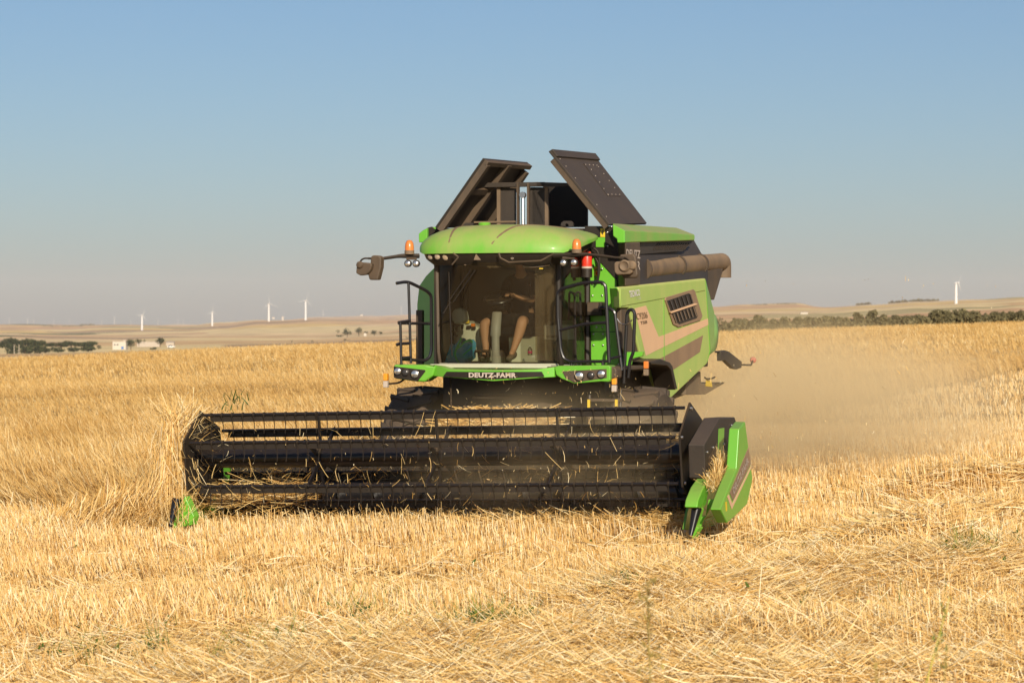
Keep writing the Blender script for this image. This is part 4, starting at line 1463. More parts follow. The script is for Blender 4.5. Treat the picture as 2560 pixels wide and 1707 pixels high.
for u0, u1, v0, v1 in ((.0, .06, 0, .96), (.45, .52, 0, .98), (.94, 1.0, 0, .9), (0, 1, .94, 1.0)):
    P('door_rib', MB().prism([on2(u0, v0, -.001), on2(u1, v0, -.001), on2(u1, v1, -.001), on2(u0, v1, -.001)], -n2 * (.09 if v0 == 0 else .07)), 'black_side', d2, bevel=.005)
P('door_cross_rib', MB().prism([on2(.07, .52, -.001), on2(.44, .52, -.001), on2(.44, .60, -.001), on2(.07, .60, -.001)], -n2 * .05), 'black_side', d2)
P('tank_beam', MB().prism(poly(ZA((1480, 455), (1640, 448), (2310, 440), (2310, 490), (1500, 505)), y=.75), (0, .08, 0)), 'black_dusty', bevel=.005)
P('tank_beam', MB().prism(poly(ZB((0, 440), (360, 450), (400, 490), (0, 492)), y=.75), (0, .08, 0)), 'black_dusty', bevel=.005)
P('tank_baffle', MB().prism(poly(ZA((1765, 500), (1975, 515), (1975, 940), (1765, 940)), y=.85), (0, .04, 0)), 'black_dusty')
P('baffle_edge', MB().prism(poly(ZA((1762, 497), (1800, 497), (1800, 940), (1762, 940)), y=.82), (0, .03, 0)), 'tube')
P('tank_post', MB().prism(poly(ZA((1988, 450), (2012, 450), (2012, 940), (1988, 940)), y=.72), (0, .06, 0)), 'black_side')
P('tank_post', MB().prism(poly(ZA((2108, 450), (2130, 450), (2130, 940), (2108, 940)), y=.72), (0, .06, 0)), 'black_side')
P('tank_baffle', MB().prism(poly(ZA((2130, 500), (2300, 500), (2300, 940), (2130, 940)), y=.85), (0, .04, 0)), 'black_dusty')
P('tank_baffle', MB().prism(poly(ZB((-40, 500), (100, 505), (100, 940), (-40, 940)), y=.85), (0, .04, 0)), 'black_dusty')
P('tank_post', MB().prism(poly(ZB((100, 500), (138, 505), (138, 940), (100, 940)), y=.82), (0, .05, 0)), 'tube')
P('tank_back', MB().prism(poly(ZB((80, 470), (590, 470), (590, 960), (80, 960)), y=1.9), (0, .05, 0)), 'black')
P('tank_back', MB().prism(poly(ZA((1640, 540), (1760, 540), (1760, 960), (1400, 960)), y=1.95), (0, .05, 0)), 'black')
cyl = P('lift_cylinder', MB().tube([pl(*ZA((2065, 930))[0], y=.66), pl(*ZA((2063, 620))[0], y=.70)], .022, 10), 'steel')
P('cylinder_eye', MB().lathe([(.045, .03), (.045, -.03)], pl(*ZA((2062, 590))[0], y=.70), 'y', 12), 'steel', cyl)
P('lift_eye', MB().prism(poly(ZB((285, 945), (290, 910), (320, 888), (400, 888), (425, 910), (428, 950), (375, 950), (375, 930), (352, 915), (335, 930), (335, 950)), y=.3), (0, .04, 0)), 'black_dusty')
P('lift_eye', MB().prism(poly(ZA((1365, 945), (1395, 912), (1480, 908), (1495, 945)), y=.3), (0, .04, 0)), 'black_dusty')
P('tank_rail', MB().tube([pl(*ZA((1500, 905))[0], y=.25), pl(*ZA((1980, 898))[0], y=.25)], .014, 6), 'groove')

# ---- wheels
def wheel(cx, rad, wid, y, zc, lug_n, label):
    w = P('wheel', MB().lathe([(rad * .55, -wid * .30), (rad * .57, -wid * .2), (rad * .2, -wid * .05), (rad * .2, wid * .05), (rad * .57, wid * .2), (rad * .55, wid * .30)], (0, 0, 0), 'x', 28), 'letter')
    w.location = (cx, y, zc)
    ty = MB().lathe([(rad * .56, -wid * .36), (rad * .72, -wid * .5), (rad * .88, -wid * .5), (rad * .955, -wid * .40), (rad * .965, 0), (rad * .955, wid * .40), (rad * .88, wid * .5), (rad * .72, wid * .5), (rad * .56, wid * .36)], (0, 0, 0), 'x', 40)
    ty.build('tyre', 'rubber', w)
    lug = None
    for sgn in (-1, 1):
        base = None
        for k in range(lug_n):
            a = 2 * math.pi * (k + (.5 if sgn > 0 else 0)) / lug_n
            mw = Matrix.Rotation(a, 4, 'X')
            if base is None:
                mb = MB()
                x0, x1 = sgn * wid * .02, sgn * wid * .5
                s_ = rad * .12
                mb.add([(x0, -s_ * .5, rad * .95), (x0, s_ * .2, rad * .95), (x1, s_ * 1.6, rad * .88), (x1, s_ * .8, rad * .88),
                        (x0, -s_ * .4, rad * 1.0), (x0, s_ * .1, rad * 1.0), (x1, s_ * 1.45, rad * .965), (x1, s_ * .9, rad * .965)],
                       [(0, 1, 2, 3), (4, 7, 6, 5), (0, 4, 5, 1), (1, 5, 6, 2), (2, 6, 7, 3), (3, 7, 4, 0)])
                base = mb.build('lug', 'rubber', w, smooth=0)
            else:
                copy(base, w, mw=mw)
    return w


wheel(-1.72, .90, .66, 0, .88, 20, '')
wheel(1.50, .90, .62, 0, .90, 20, '')
wheel(-.85, .58, .36, 3.6, .56, 16, '')
wheel(.62, .58, .36, 3.6, .60, 16, '')
P('front_axle', MB().box((-.1, 0, .95), (2.9, .4, .42)), 'black_dusty', bevel=.03)
P('rear_axle', MB().box((-.1, 3.6, .62), (1.3, .2, .2)), 'black_dusty', bevel=.03)
P('under_cab', MB().prism([(-1.25, -.45, 1.45), (-1.25, -.45, 2.05), (-1.25, .35, 2.05), (-1.25, .35, 1.2)], (2.35, 0, 0)), 'black')  # coloured black to stand for the shade of the recess under the cab
P('cab_leg', MB().tube([pl(1126, 930, y=-1.2), pl(1128, 1020, y=-1.5)], .012, 6), 'black')
feeder = P('feeder_house', MB().prism([(-.78, -.2, 1.75), (-.78, -2.75, 1.02), (-.78, -2.75, .35), (-.78, -.2, .9)], (1.55, 0, 0)), 'black_dusty', bevel=.02)
P('hose', MB().tube(path([(-1.05, -2.7, 1.1), (-1.3, -2.4, 1.42), (-1.0, -2.0, 1.3), (-.85, -1.5, 1.3)], 5, .2), .02, 6), 'black')
P('hose', MB().tube(path([(-.95, -2.7, 1.05), (-1.15, -2.3, 1.3), (-.8, -1.9, 1.25)], 5, .2), .016, 6), 'black')

# ---- header (tilted a little to follow the slope)
ROLL = R(-1.46)
RZc, RYc = 1.0, -3.9
HM = Matrix.Translation((0, RYc, RZc)) @ Matrix.Rotation(ROLL, 4, 'Y')    # header space: origin on the reel's axis


def H(name, mb, m, parent=combine, **k):
    o = mb.build(name, m, parent, **k)
    if parent is combine:
        o.matrix_basis = HM
    return o


HW = 3.36
hf = H('header_back', MB().prism([(-HW, 1.05, -.80), (-HW, 1.0, -.1), (-HW, .98, .06), (-HW, 1.14, .10), (-HW, 1.16, -.80)], (2 * HW, 0, 0)), 'black_dusty', bevel=.01)
H('header_floor', MB().prism([(-HW, .02, -.91), (-HW, .2, -.87), (-HW, .35, -.90), (-HW, 1.1, -.84), (-HW, 1.1, -.88), (-HW, .35, -.95), (-HW, .02, -.94)], (2 * HW, 0, 0)), 'black_dusty')
H('cutter_bar', MB().box((0, -.04, -.925), (2 * HW, .10, .03)), 'steel')
aug = H('auger', MB().tube([(-HW + .1, .55, -.50), (HW - .1, .55, -.50)], .19, 20), 'black_clean')
for sgn, x0, x1 in ((1, -HW + .12, -.75), (-1, HW - .12, .75)):
    mb = MB()
    n_t = 5.0
    rows_in, rows_out = [], []
    N = 120
    for k in range(N + 1):
        t = k / N
        a = 2 * math.pi * n_t * t * sgn
        x = x0 + (x1 - x0) * t
        dvec = Vector((0, math.cos(a), math.sin(a)))
        rows_in.append(Vector((x, .55, -.50)) + dvec * .185)
        rows_out.append(Vector((x, .55, -.50)) + dvec * .32)
    mb.add(rows_in + rows_out, [(k, k + 1, N + 2 + k, N + 1 + k) for k in range(N)])
    H('auger_flight', mb, 'black_clean', aug)
fin = None
for k in range(14):
    a = k * 2.1
    x = -.7 + k * .108
    d_ = Vector((0, math.cos(a), math.sin(a)))
    H('auger_finger', MB().tube([Vector((x, .55, -.5)) + d_ * .15, Vector((x, .55, -.5)) + d_ * .36], .010, 6), 'steel', aug)
# the reel
RR, NB, SHIFT = .562, 6, R(7)
reel = H('reel', MB().tube([(-3.24, 0, 0), (3.24, 0, 0)], .125, 20), 'black_clean', smooth=50)
bar0 = None
tine0 = None
XS_T = np.arange(-3.10, 3.11, .147)
bars = []
for k in range(NB):
    a = R(90) + SHIFT + k * math.pi / 3
    cy, cz_ = math.cos(a) * RR, math.sin(a) * RR
    if bar0 is None:
        mb = MB().tube([(-3.2, 0, 0), (3.2, 0, 0)], .021, 10)
        bar0 = mb.build('tine_bar', 'black_clean', reel)
        bar0.location = (0, cy, cz_)
        blade0 = MB().box((-.02, .012, -.052), (6.2, .014, .075)).build('bar_blade', 'black', reel, bevel=.003)
        blade0.location = (0, cy, cz_)
        tine0 = MB().tube([(0, -.022, .018), (0, -.03, -.01), (0, -.012, -.07), (0, .0, -.16), (0, -.02, -.245)], .0078, 5, .005).build('tine', 'black', reel)
        clip0 = MB().lathe([(.03, -.012), (.03, .012)], (0, 0, 0), 'x', 8).build('tine_clip', 'black', reel)
        first = True
    else:
        copy(bar0, reel, (0, cy, cz_))
        copy(blade0, reel, (0, cy, cz_))
    for i_, x in enumerate(XS_T):
        xx = x + RNG.normal(0, .004) + (k % 2) * .07
        if k == 0 and i_ == 0:
            tine0.location = (xx, cy, cz_)
        else:
            t_ = copy(tine0, reel, (xx, cy, cz_))
            t_.rotation_euler = (RNG.normal(0, .05), RNG.normal(0, .02), RNG.normal(0, .1))
        if k in (0, 1, 2) or k == 5:
            if k == 0 and i_ == 0:
                clip0.location = (xx, cy, cz_)
            elif k in (0, 1, 2):
                copy(clip0, reel, (xx, cy, cz_))
for x in (-1.62, -.03, 1.56):
    for k in range(NB):
        a = R(90) + SHIFT + k * math.pi / 3
        d_ = Vector((0, math.cos(a), math.sin(a)))
        ax_ = Vector((1, 0, 0))
        s_ = d_.cross(ax_).normalized() * .032
        mb = MB().prism([Vector((x, 0, 0)) + d_ * .11 - s_, Vector((x, 0, 0)) + d_ * .11 + s_, Vector((x, 0, 0)) + d_ * (RR + .02) + s_ * .8, Vector((x, 0, 0)) + d_ * (RR + .02) - s_ * .8], (.022, 0, 0))
        mb.build('spoke', 'black_clean', reel)
    H('spoke_hub', MB().tube([(x - .03, 0, 0), (x + .05, 0, 0)], .15, 16), 'black', reel)
for x in (-3.25, 3.25):
    mb = MB().prism([(x, math.cos(R(90) + SHIFT + k * math.pi / 3) * (RR + .065), math.sin(R(90) + SHIFT + k * math.pi / 3) * (RR + .065)) for k in range(6)], (.025 if x > 0 else -.025, 0, 0))
    ep = H('end_plate', mb, 'black', reel, bevel=.004)
for k in range(6):
    a = R(90) + SHIFT + k * math.pi / 3
    H('plate_bolt', MB().lathe([(.022, .0), (.02, .018), (.001, .02)], (3.275, math.cos(a) * (RR - .01), math.sin(a) * (RR - .01)), 'x', 8), 'steel', reel)
# reel arms at the ends
for x in (-3.36, 3.38):
    H('reel_arm', MB().prism([(x, 1.0, .05), (x, 1.0, .17), (x, .1, .10), (x, -.12, .05), (x, -.12, -.05), (x, .1, -.04)], (.05, 0, 0)), 'black', bevel=.008)

# right end: chain cover, outer cover, divider
cov = [(430, 515), (590, 232), (752, 222), (772, 290), (705, 600), (620, 660), (470, 905), (440, 870)]
XB = 3.62
cover = P('chain_cover', MB().prism(poly(ZI(*cov), x=XB), (-.20, 0, 0)), 'black_dusty', bevel=.014, seg=2)
for u, v_ in ((525, 245), (532, 316), (362, 495)):
    pass
side_pt = [(520, 545), (715, 310), (458, 595), (632, 508), (625, 578), (478, 815), (462, 885)]
cb = MB().lathe([(.016, 0), (.014, .012), (.001, .014)], (0, 0, 0), 'x', 8).build('bolt', 'steel', cover)
for i_, (u, v_) in enumerate(side_pt):
    q = pl(*ZI((u, v_))[0], x=XB + .003)
    if i_ == 0:
        cb.location = q
    else:
        copy(cb, cover, q)
a_, b_ = pl(*ZI((478, 728))[0], x=XB + .004), pl(*ZI((570, 570))[0], x=XB + .004)
text_part('lettering', 'DH6300R', a_, b_ - a_, pl(*ZI((474, 672))[0], x=XB + .004) - a_, (b_ - a_).length, 'letter_faint', cover, .10, .01, .003)
P('green_reflection', MB().prism(poly(ZI((582, 345), (640, 335), (632, 600), (575, 690), (570, 700)), x=XB + .006), (-.004, 0, 0)), 'green', cover)  # flat green strip laid on to imitate a reflection in the cover
XO = 3.98
outer = [(800, 345), (862, 268), (940, 865), (932, 925), (885, 1145), (745, 1285), (672, 1345), (600, 1200), (650, 1062), (690, 960), (772, 770)]
oc = P('outer_cover', MB().prism(poly(ZI(*outer), x=XO), (-.13, 0, 0)), 'green', bevel=.016, seg=2)
P('stripe', MB().prism(poly(ZI((895, 545), (922, 720), (732, 1112), (698, 1022)), x=XO + .005), (-.004, 0, 0)), 'stripe_dark', oc, smooth=0)
P('stripe', MB().prism(poly(ZI((924, 735), (926, 760), (720, 1200), (672, 1065), (690, 1040), (725, 1140)), x=XO + .005), (-.004, 0, 0)), 'stripe_tan', oc, smooth=0)
P('sticker', MB().prism(poly(ZI((654, 1120), (668, 1118), (672, 1210), (660, 1220)), x=XO + .005), (-.004, 0, 0)), 'yellow', oc, smooth=0)
a_, b_ = pl(*ZI((740, 1040))[0], x=XO + .01), pl(*ZI((900, 700))[0], x=XO + .01)
text_part('lettering', 'DEUTZ-FAHR', a_, b_ - a_, pl(*ZI((726, 985))[0], x=XO + .01) - a_, (b_ - a_).length, 'letter', oc, .10, .02, .003)
# lower part of the cover's front, running down to the point
fl = [pl(*ZI((690, 760))[0], x=XO - .32), pl(*ZI((770, 770))[0], x=XO - .06), pl(*ZI((645, 1065))[0], x=XO - .06), pl(*ZI((590, 1205))[0], x=XO - .08), pl(*ZI((502, 1200))[0], x=XO - .32), pl(*ZI((625, 950))[0], x=XO - .32)]
P('cover_nose', MB().prism(fl, (0, .10, .03)), 'green_clean', bevel=.015)
# green inner guide (from the chain cover down to the snout)
P('inner_guide', MB().prism(poly(ZI((600, 650), (560, 780), (470, 1000), (400, 1195), (355, 1180), (365, 1100), (420, 965), (500, 850), (575, 690)), x=3.66), (-.16, 0, 0)), 'green_clean', bevel=.03, seg=3)
P('guide_plate', MB().prism(poly(ZI((470, 1095), (535, 1090), (455, 1250), (440, 1275)), y=-4.75), (0, .06, 0)), 'green_clean', bevel=.005)
P('divider_point', MB().prism(poly(ZI((272, 1108), (370, 1015), (350, 1150), (300, 1230)), y=-4.9), (.05, .25, 0)), 'green', bevel=.01)


def cone(a, b, ra, rb, n=14):
    return MB().tube([a, a + (b - a) * .35, a + (b - a) * .75, b], ra, n, rb)


dv = P('crop_divider', MB().prism([pl(*q, y=-5.0) for q in ZI((345, 1165), (378, 1200), (330, 1370), (370, 1395), (300, 1512), (292, 1480), (345, 1290))], (.03, .10, 0)), 'green_clean', bevel=.008)
P('nose_cone', cone(pl(*ZI((348, 1190))[0], y=-4.98), pl(*ZI((282, 1482))[0], y=-5.15), .062, .022), 'black_clean', dv, smooth=60)
P('guide_plate', MB().prism(poly(ZI((370, 1290), (455, 1260), (420, 1310), (385, 1400)), y=-4.9), (0, .04, 0)), 'green_clean', bevel=.004)
# left end sheet and divider
lp = [(462, 1240), (484, 1290), (478, 1312), (432, 1322), (428, 1310)]
dl = P('crop_divider', MB().prism([pl(*q, y=-4.95) for q in lp], (.02, .12, 0)), 'green_clean', bevel=.008)
P('nose_cone', cone(pl(442, 1247, y=-5.0), pl(425, 1316, y=-5.1), .062, .022), 'black_clean', dl, smooth=60)
H('end_sheet', MB().prism([(-HW, -.9, -.85), (-HW, -.75, -.65), (-HW, .2, -.1), (-HW, 1.1, .1), (-HW, 1.12, -.88), (-HW, -.2, -.92)], (-.03, 0, 0)), 'green', bevel=.005)
H('end_sheet', MB().prism([(HW, -.9, -.85), (HW, -.75, -.65), (HW, .2, -.1), (HW, 1.1, .1), (HW, 1.12, -.88), (HW, -.2, -.92)], (.03, 0, 0)), 'green', bevel=.005)

# ================================================================ THINGS IN AND ON THE CAB
def wpt(p):
    """Machine space to the world."""
    X, Y = to_world(p[0], p[1])
    return Vector((X, Y, p[2]))


def holder(name, p, label, cat):
    return empty(name, wpt(p), -TH, label, cat)


# fire extinguisher
fp = pl(1467, 690, y=-.22)
ext = holder('fire_extinguisher', fp, 'red fire extinguisher fixed upright to the green wall beside the cab', 'fire extinguisher')
z0 = pl(1467, 675, y=-.22).z - fp.z
z1 = pl(1467, 628, y=-.22).z - fp.z
MB().lathe([(.001, z0), (.068, z0), (.072, z0 + .02), (.072, z1 - .06), (.055, z1 - .01), (.03, z1), (.001, z1)], (0, 0, 0), 'z', 20).build('body', 'red', ext, smooth=50)
MB().lathe([(.02, z1), (.02, z1 + .04), (.001, z1 + .04)], (0, 0, 0), 'z', 10).build('valve', 'black', ext)
MB().prism([(.0, -.02, z1 + .03), (.05, -.02, z1 + .06), (.045, -.02, z1 + .09), (-.05, -.02, z1 + .03)], (0, .03, 0)).build('handle', 'red', ext)
MB().lathe([(.075, -.02), (.075, z0 + .02), (.06, z0 + .03)], (0, 0, 0), 'z', 20).build('bracket', 'black', ext)
MB().lathe([(.0735, z0 + .02), (.0735, z0 + .048)], (0, 0, 0), 'z', 20).build('label_band', 'letter', ext)

# bag
bp = pl(1152, 910, y=-1.02)
bag = holder('bag', bp + Vector((0, 0, 0)), 'blue nylon bag with green trim slumped on the cab floor', 'bag')
bz = lambda u, v, y=-1.02: pl(*ZJ((u, v))[0], y=y) - bp
mb = MB()
prof = [bz(62, 1445), bz(90, 1330), bz(140, 1175), bz(205, 1170), bz(262, 1100), bz(300, 1160), bz(375, 1118), bz(402, 1160), bz(396, 1345), bz(330, 1405), bz(230, 1455), bz(130, 1455)]
cen = sum(prof, Vector()) / len(prof)
rings = [[cen + (q - cen) * s_ + Vector((0, dy, 0)) for q in prof] for dy, s_ in ((-.085, .84), (-.065, .94), (-.02, 1.0), (.15, .97))]
mb.rings(rings)
b1 = mb.build('body', 'blue', bag, smooth=50)
MB().prism([bz(215, 1240, -1.10), bz(392, 1170, -1.10), bz(388, 1330, -1.10), bz(250, 1420, -1.10)], (0, .05, 0)).build('pocket', 'blue', bag, bevel=.015)
for pts, r in (([(265, 1100), (215, 1205), (180, 1290), (205, 1370), (265, 1440)], .016), ([(300, 1155), (370, 1122), (398, 1155)], .016), ([(285, 1310), (395, 1215)], .010), ([(195, 1240), (270, 1190), (300, 1150)], .014)):
    MB().tube(path([bz(u, v, -1.10) for u, v in pts], 4, .06), r, 6).build('trim', 'teal', bag)

# cool box and bottle
cp = pl(1400, 905, y=-.42)
cool = holder('cool_box', cp, 'white lidded cool box with dark base standing by the cab door window', 'cool box')
zc_ = pl(1400, 850, y=-.42).z - cp.z
zt_ = pl(1400, 812, y=-.42).z - cp.z
MB().box((0, 0, zc_ / 2), (.34, .36, zc_)).build('base', 'grey', cool, bevel=.02)
MB().box((0, 0, (zc_ + zt_) / 2), (.36, .38, zt_ - zc_)).build('body', 'white', cool, bevel=.02)
MB().prism([(-.18, -.19, zt_), (.18, -.19, zt_), (.13, -.12, zt_ + .06), (-.13, -.12, zt_ + .06)], (0, .3, 0)).build('lid', 'grey', cool, bevel=.015)
text_part('lettering', 'DOMETIC', Vector((-.13, -.193, zc_ + .03)), (1, 0, 0), (0, 0, 1), .2, 'black', cool, .035, .015, .004)
bo = pl(1325, 888, y=-.75)
bot = holder('bottle', bo, 'small clear bottle with a pink label lying by the cab wall', 'bottle')
MB().lathe([(.001, 0), (.03, 0), (.032, .01), (.032, .08), (.015, .105), (.011, .12), (.001, .12)], (0, 0, 0), 'z', 14).build('body', 'bottle', bot, smooth=60)
MB().lathe([(.0325, .025), (.0325, .06)], (0, 0, 0), 'z', 14).build('label_band', 'pink', bot)
MB().lathe([(.013, .118), (.013, .132), (.001, .132)], (0, 0, 0), 'z', 10).build('cap', 'white', bot)


# ---- the driver
def skin_mesh(name, verts, edges, radii, root=0, levels=2):
    me = bpy.data.meshes.new(name)
    me.from_pydata([tuple(v) for v in verts], edges, [])
    o = bpy.data.objects.new(name, me)
    col.objects.link(o)
    sk = o.modifiers.new('skin', 'SKIN')
    sk.use_smooth_shade = True
    for i_, r in enumerate(radii):
        sv = me.skin_vertices[0].data[i_]
        rr_ = r if isinstance(r, tuple) else (r, r)
        sv.radius = rr_
        sv.use_root = (i_ == root)
    ss = o.modifiers.new('sub', 'SUBSURF')
    ss.levels = ss.render_levels = levels
    bpy.context.view_layer.update()
    dg = bpy.context.evaluated_depsgraph_get()
    out = bpy.data.meshes.new_from_object(o.evaluated_get(dg))
    bpy.data.objects.remove(o)
    return out


dp = Vector((XC + .02, -.22, 2.13))
man = holder('person', dp, 'driver in black shirt and shorts seated at the steering wheel inside the cab', 'person')
L = lambda px, py, y: pl(px, py, y=y) - dp
hip = Vector((0, .06, .58))
kneeL, kneeR = L(1209, 806, -.70), L(1306, 802, -.72)
ankL, ankR = L(1215, 880, -.72), L(1283, 876, -.82)
toeL, toeR = ankL + Vector((.0, -.2, -.07)), L(1270, 899, -1.0)
chest = Vector((0, .06, .98))
neck = Vector((0, .02, 1.22))
head = Vector((0, -.02, 1.40))
shL, shR = Vector((-.20, .04, 1.13)), Vector((.20, .04, 1.13))
handR = L(1278, 737, -.74)
elbR = L(1332, 752, -.42)
handL = Vector((-.20, -.06, .66))
elbL = Vector((-.30, .10, .84))
hpL, hpR = Vector((-.10, .02, .56)), Vector((.10, .02, .56))
V_, E_, R_ = [], [], []


def vx(p, r, to=None):
    V_.append(Vector(p))
    R_.append(r)
    if to is not None:
        E_.append((to, len(V_) - 1))
    return len(V_) - 1


pel = vx(hip, (.15, .12))
ab = vx((0, .07, .78), (.15, .11), pel)
ch = vx(chest, (.17, .12), ab)
ub = vx((0, .05, 1.12), (.12, .09), ch)
nk = vx(neck, .055, ub)
h0 = vx(head + Vector((0, .0, -.08)), (.065, .075), nk)
h1 = vx(head + Vector((0, .0, .03)), (.078, .095), h0)
h2 = vx(head + Vector((0, .01, .11)), (.06, .075), h1)
for sh, el, ha in ((shL, elbL, handL), (shR, elbR, handR)):
    a = vx(sh, .06, ub)
    b = vx((sh + el) / 2, .050, a)
    b = vx(el, .042, b)
    c_ = vx(el * .55 + ha * .45, .042, b)
    dirn = (ha - el).normalized()
    c_ = vx(ha - dirn * .08, .027, c_)
    pm = vx(ha - dirn * .02, (.040, .022), c_)
    pm2 = vx(ha + dirn * .035, (.042, .020), pm)
    side_ = dirn.cross(Vector((0, 0, 1))).normalized()
    for j, (off, ln) in enumerate(((-.033, .055), (-.011, .066), (.011, .062), (.033, .048))):
        f0 = vx(ha + dirn * .05 + side_ * off, .0105, pm2)
        f1 = vx(ha + dirn * (.05 + ln * .55) + side_ * off + Vector((0, 0, -.012)), .0095, f0)
        vx(ha + dirn * (.05 + ln * .65) + side_ * off + Vector((0, .0, -.045)), .0085, f1)
    t0 = vx(ha - side_ * .045 + dirn * .005, .012, pm)
    vx(ha - side_ * .062 + dirn * .045 + Vector((0, 0, -.015)), .010, t0)
for hp, kn, an, to in ((hpL, kneeL, ankL, toeL), (hpR, kneeR, ankR, toeR)):
    a = vx(hp, .10, pel)
    b = vx((hp + kn) / 2, .095, a)
    b = vx(kn, .078, b)
    c_ = vx(kn * .68 + an * .32 + Vector((0, .03, 0)), .078, b)
    c_ = vx(kn * .35 + an * .65 + Vector((0, .02, 0)), .060, c_)
    c_ = vx(an, .043, c_)
    vx(an + (to - an) * .5, .034, c_)
bodym = skin_mesh('body', V_, E_, R_, pel)
link('body', bodym, 'skin', man, smooth=0)
bodym.polygons.foreach_set('use_smooth', [True] * len(bodym.polygons))
# face
for sx in (-1, 1):
    MB().lathe([(.001, -.012), (.010, -.008), (.012, 0), (.001, .006)], head + Vector((sx * .03, -.088, .02)), 'y', 8).build('eye', 'dark_pane', man)
    MB().lathe([(.001, -.01), (.022, 0), (.03, .01), (.001, .014)], head + Vector((sx * .082, .0, .0)), 'x', 8).build('ear', 'skin', man)
MB().prism([head + Vector((-.012, -.088, .015)), head + Vector((.012, -.088, .015)), head + Vector((.018, -.09, -.03)), head + Vector((-.018, -.09, -.03))], (0, -.018, -.004)).build('nose', 'skin', man, bevel=.006)
MB().box(head + Vector((0, -.086, -.058)), (.045, .012, .010)).build('mouth', 'hair', man)
mb = MB().lathe([(.092, .0), (.098, .05), (.085, .10), (.05, .135), (.001, .145)], head + Vector((0, .018, .02)), 'z', 16)
mb.build('hair', 'hair', man, smooth=60)
# shirt and shorts as thicker skins over the body
V_, E_, R_ = [], [], []
pel = vx(hip + Vector((0, 0, -.02)), (.18, .15))
ab = vx((0, .07, .82), (.165, .13), pel)
ch = vx(chest, (.185, .135), ab)
ub = vx((0, .05, 1.13), (.13, .10), ch)
for sh, el in ((shL, elbL), (shR, elbR)):
    a = vx(sh, .075, ub)
    vx(sh * .12 + el * .88, .060, a)
me = skin_mesh('shirt', V_, E_, R_, 0)
link('shirt', me, 'cloth', man, smooth=0)
me.polygons.foreach_set('use_smooth', [True] * len(me.polygons))
V_, E_, R_ = [], [], []
pel = vx(hip + Vector((0, 0, .03)), (.165, .14))
for hp, kn in ((hpL, kneeL), (hpR, kneeR)):
    a = vx(hp, .125, pel)
    b = vx((hp + kn) / 2, .122, a)
    vx(hp * .06 + kn * .94, .112, b)
me = skin_mesh('shorts', V_, E_, R_, 0)
link('shorts', me, 'cloth', man, smooth=0)
me.polygons.foreach_set('use_smooth', [True] * len(me.polygons))
for an, to in ((ankL, toeL), (ankR, toeR)):
    V_, E_, R_ = [], [], []
    a = vx(an + Vector((0, .0, .0)), .056)
    b = vx(an + Vector((0, .02, -.07)), (.056, .056), a)
    c_ = vx(an * .5 + to * .5 + Vector((0, 0, -.03)), (.050, .040), b)
    vx(to + Vector((0, 0, .0)), (.045, .028), c_)
    me = skin_mesh('shoe', V_, E_, R_, 0)
    link('shoe', me, 'shoe', man, smooth=0)
    me.polygons.foreach_set('use_smooth', [True] * len(me.polygons))

# ================================================================ STRAW ON AND AROUND THE HEADER
def mw_points(x, y, z):
    X, Y = to_world(x, y)
    return np.stack([X, Y, z], -1)


def roll_z(x):
    return x * math.tan(-ROLL)


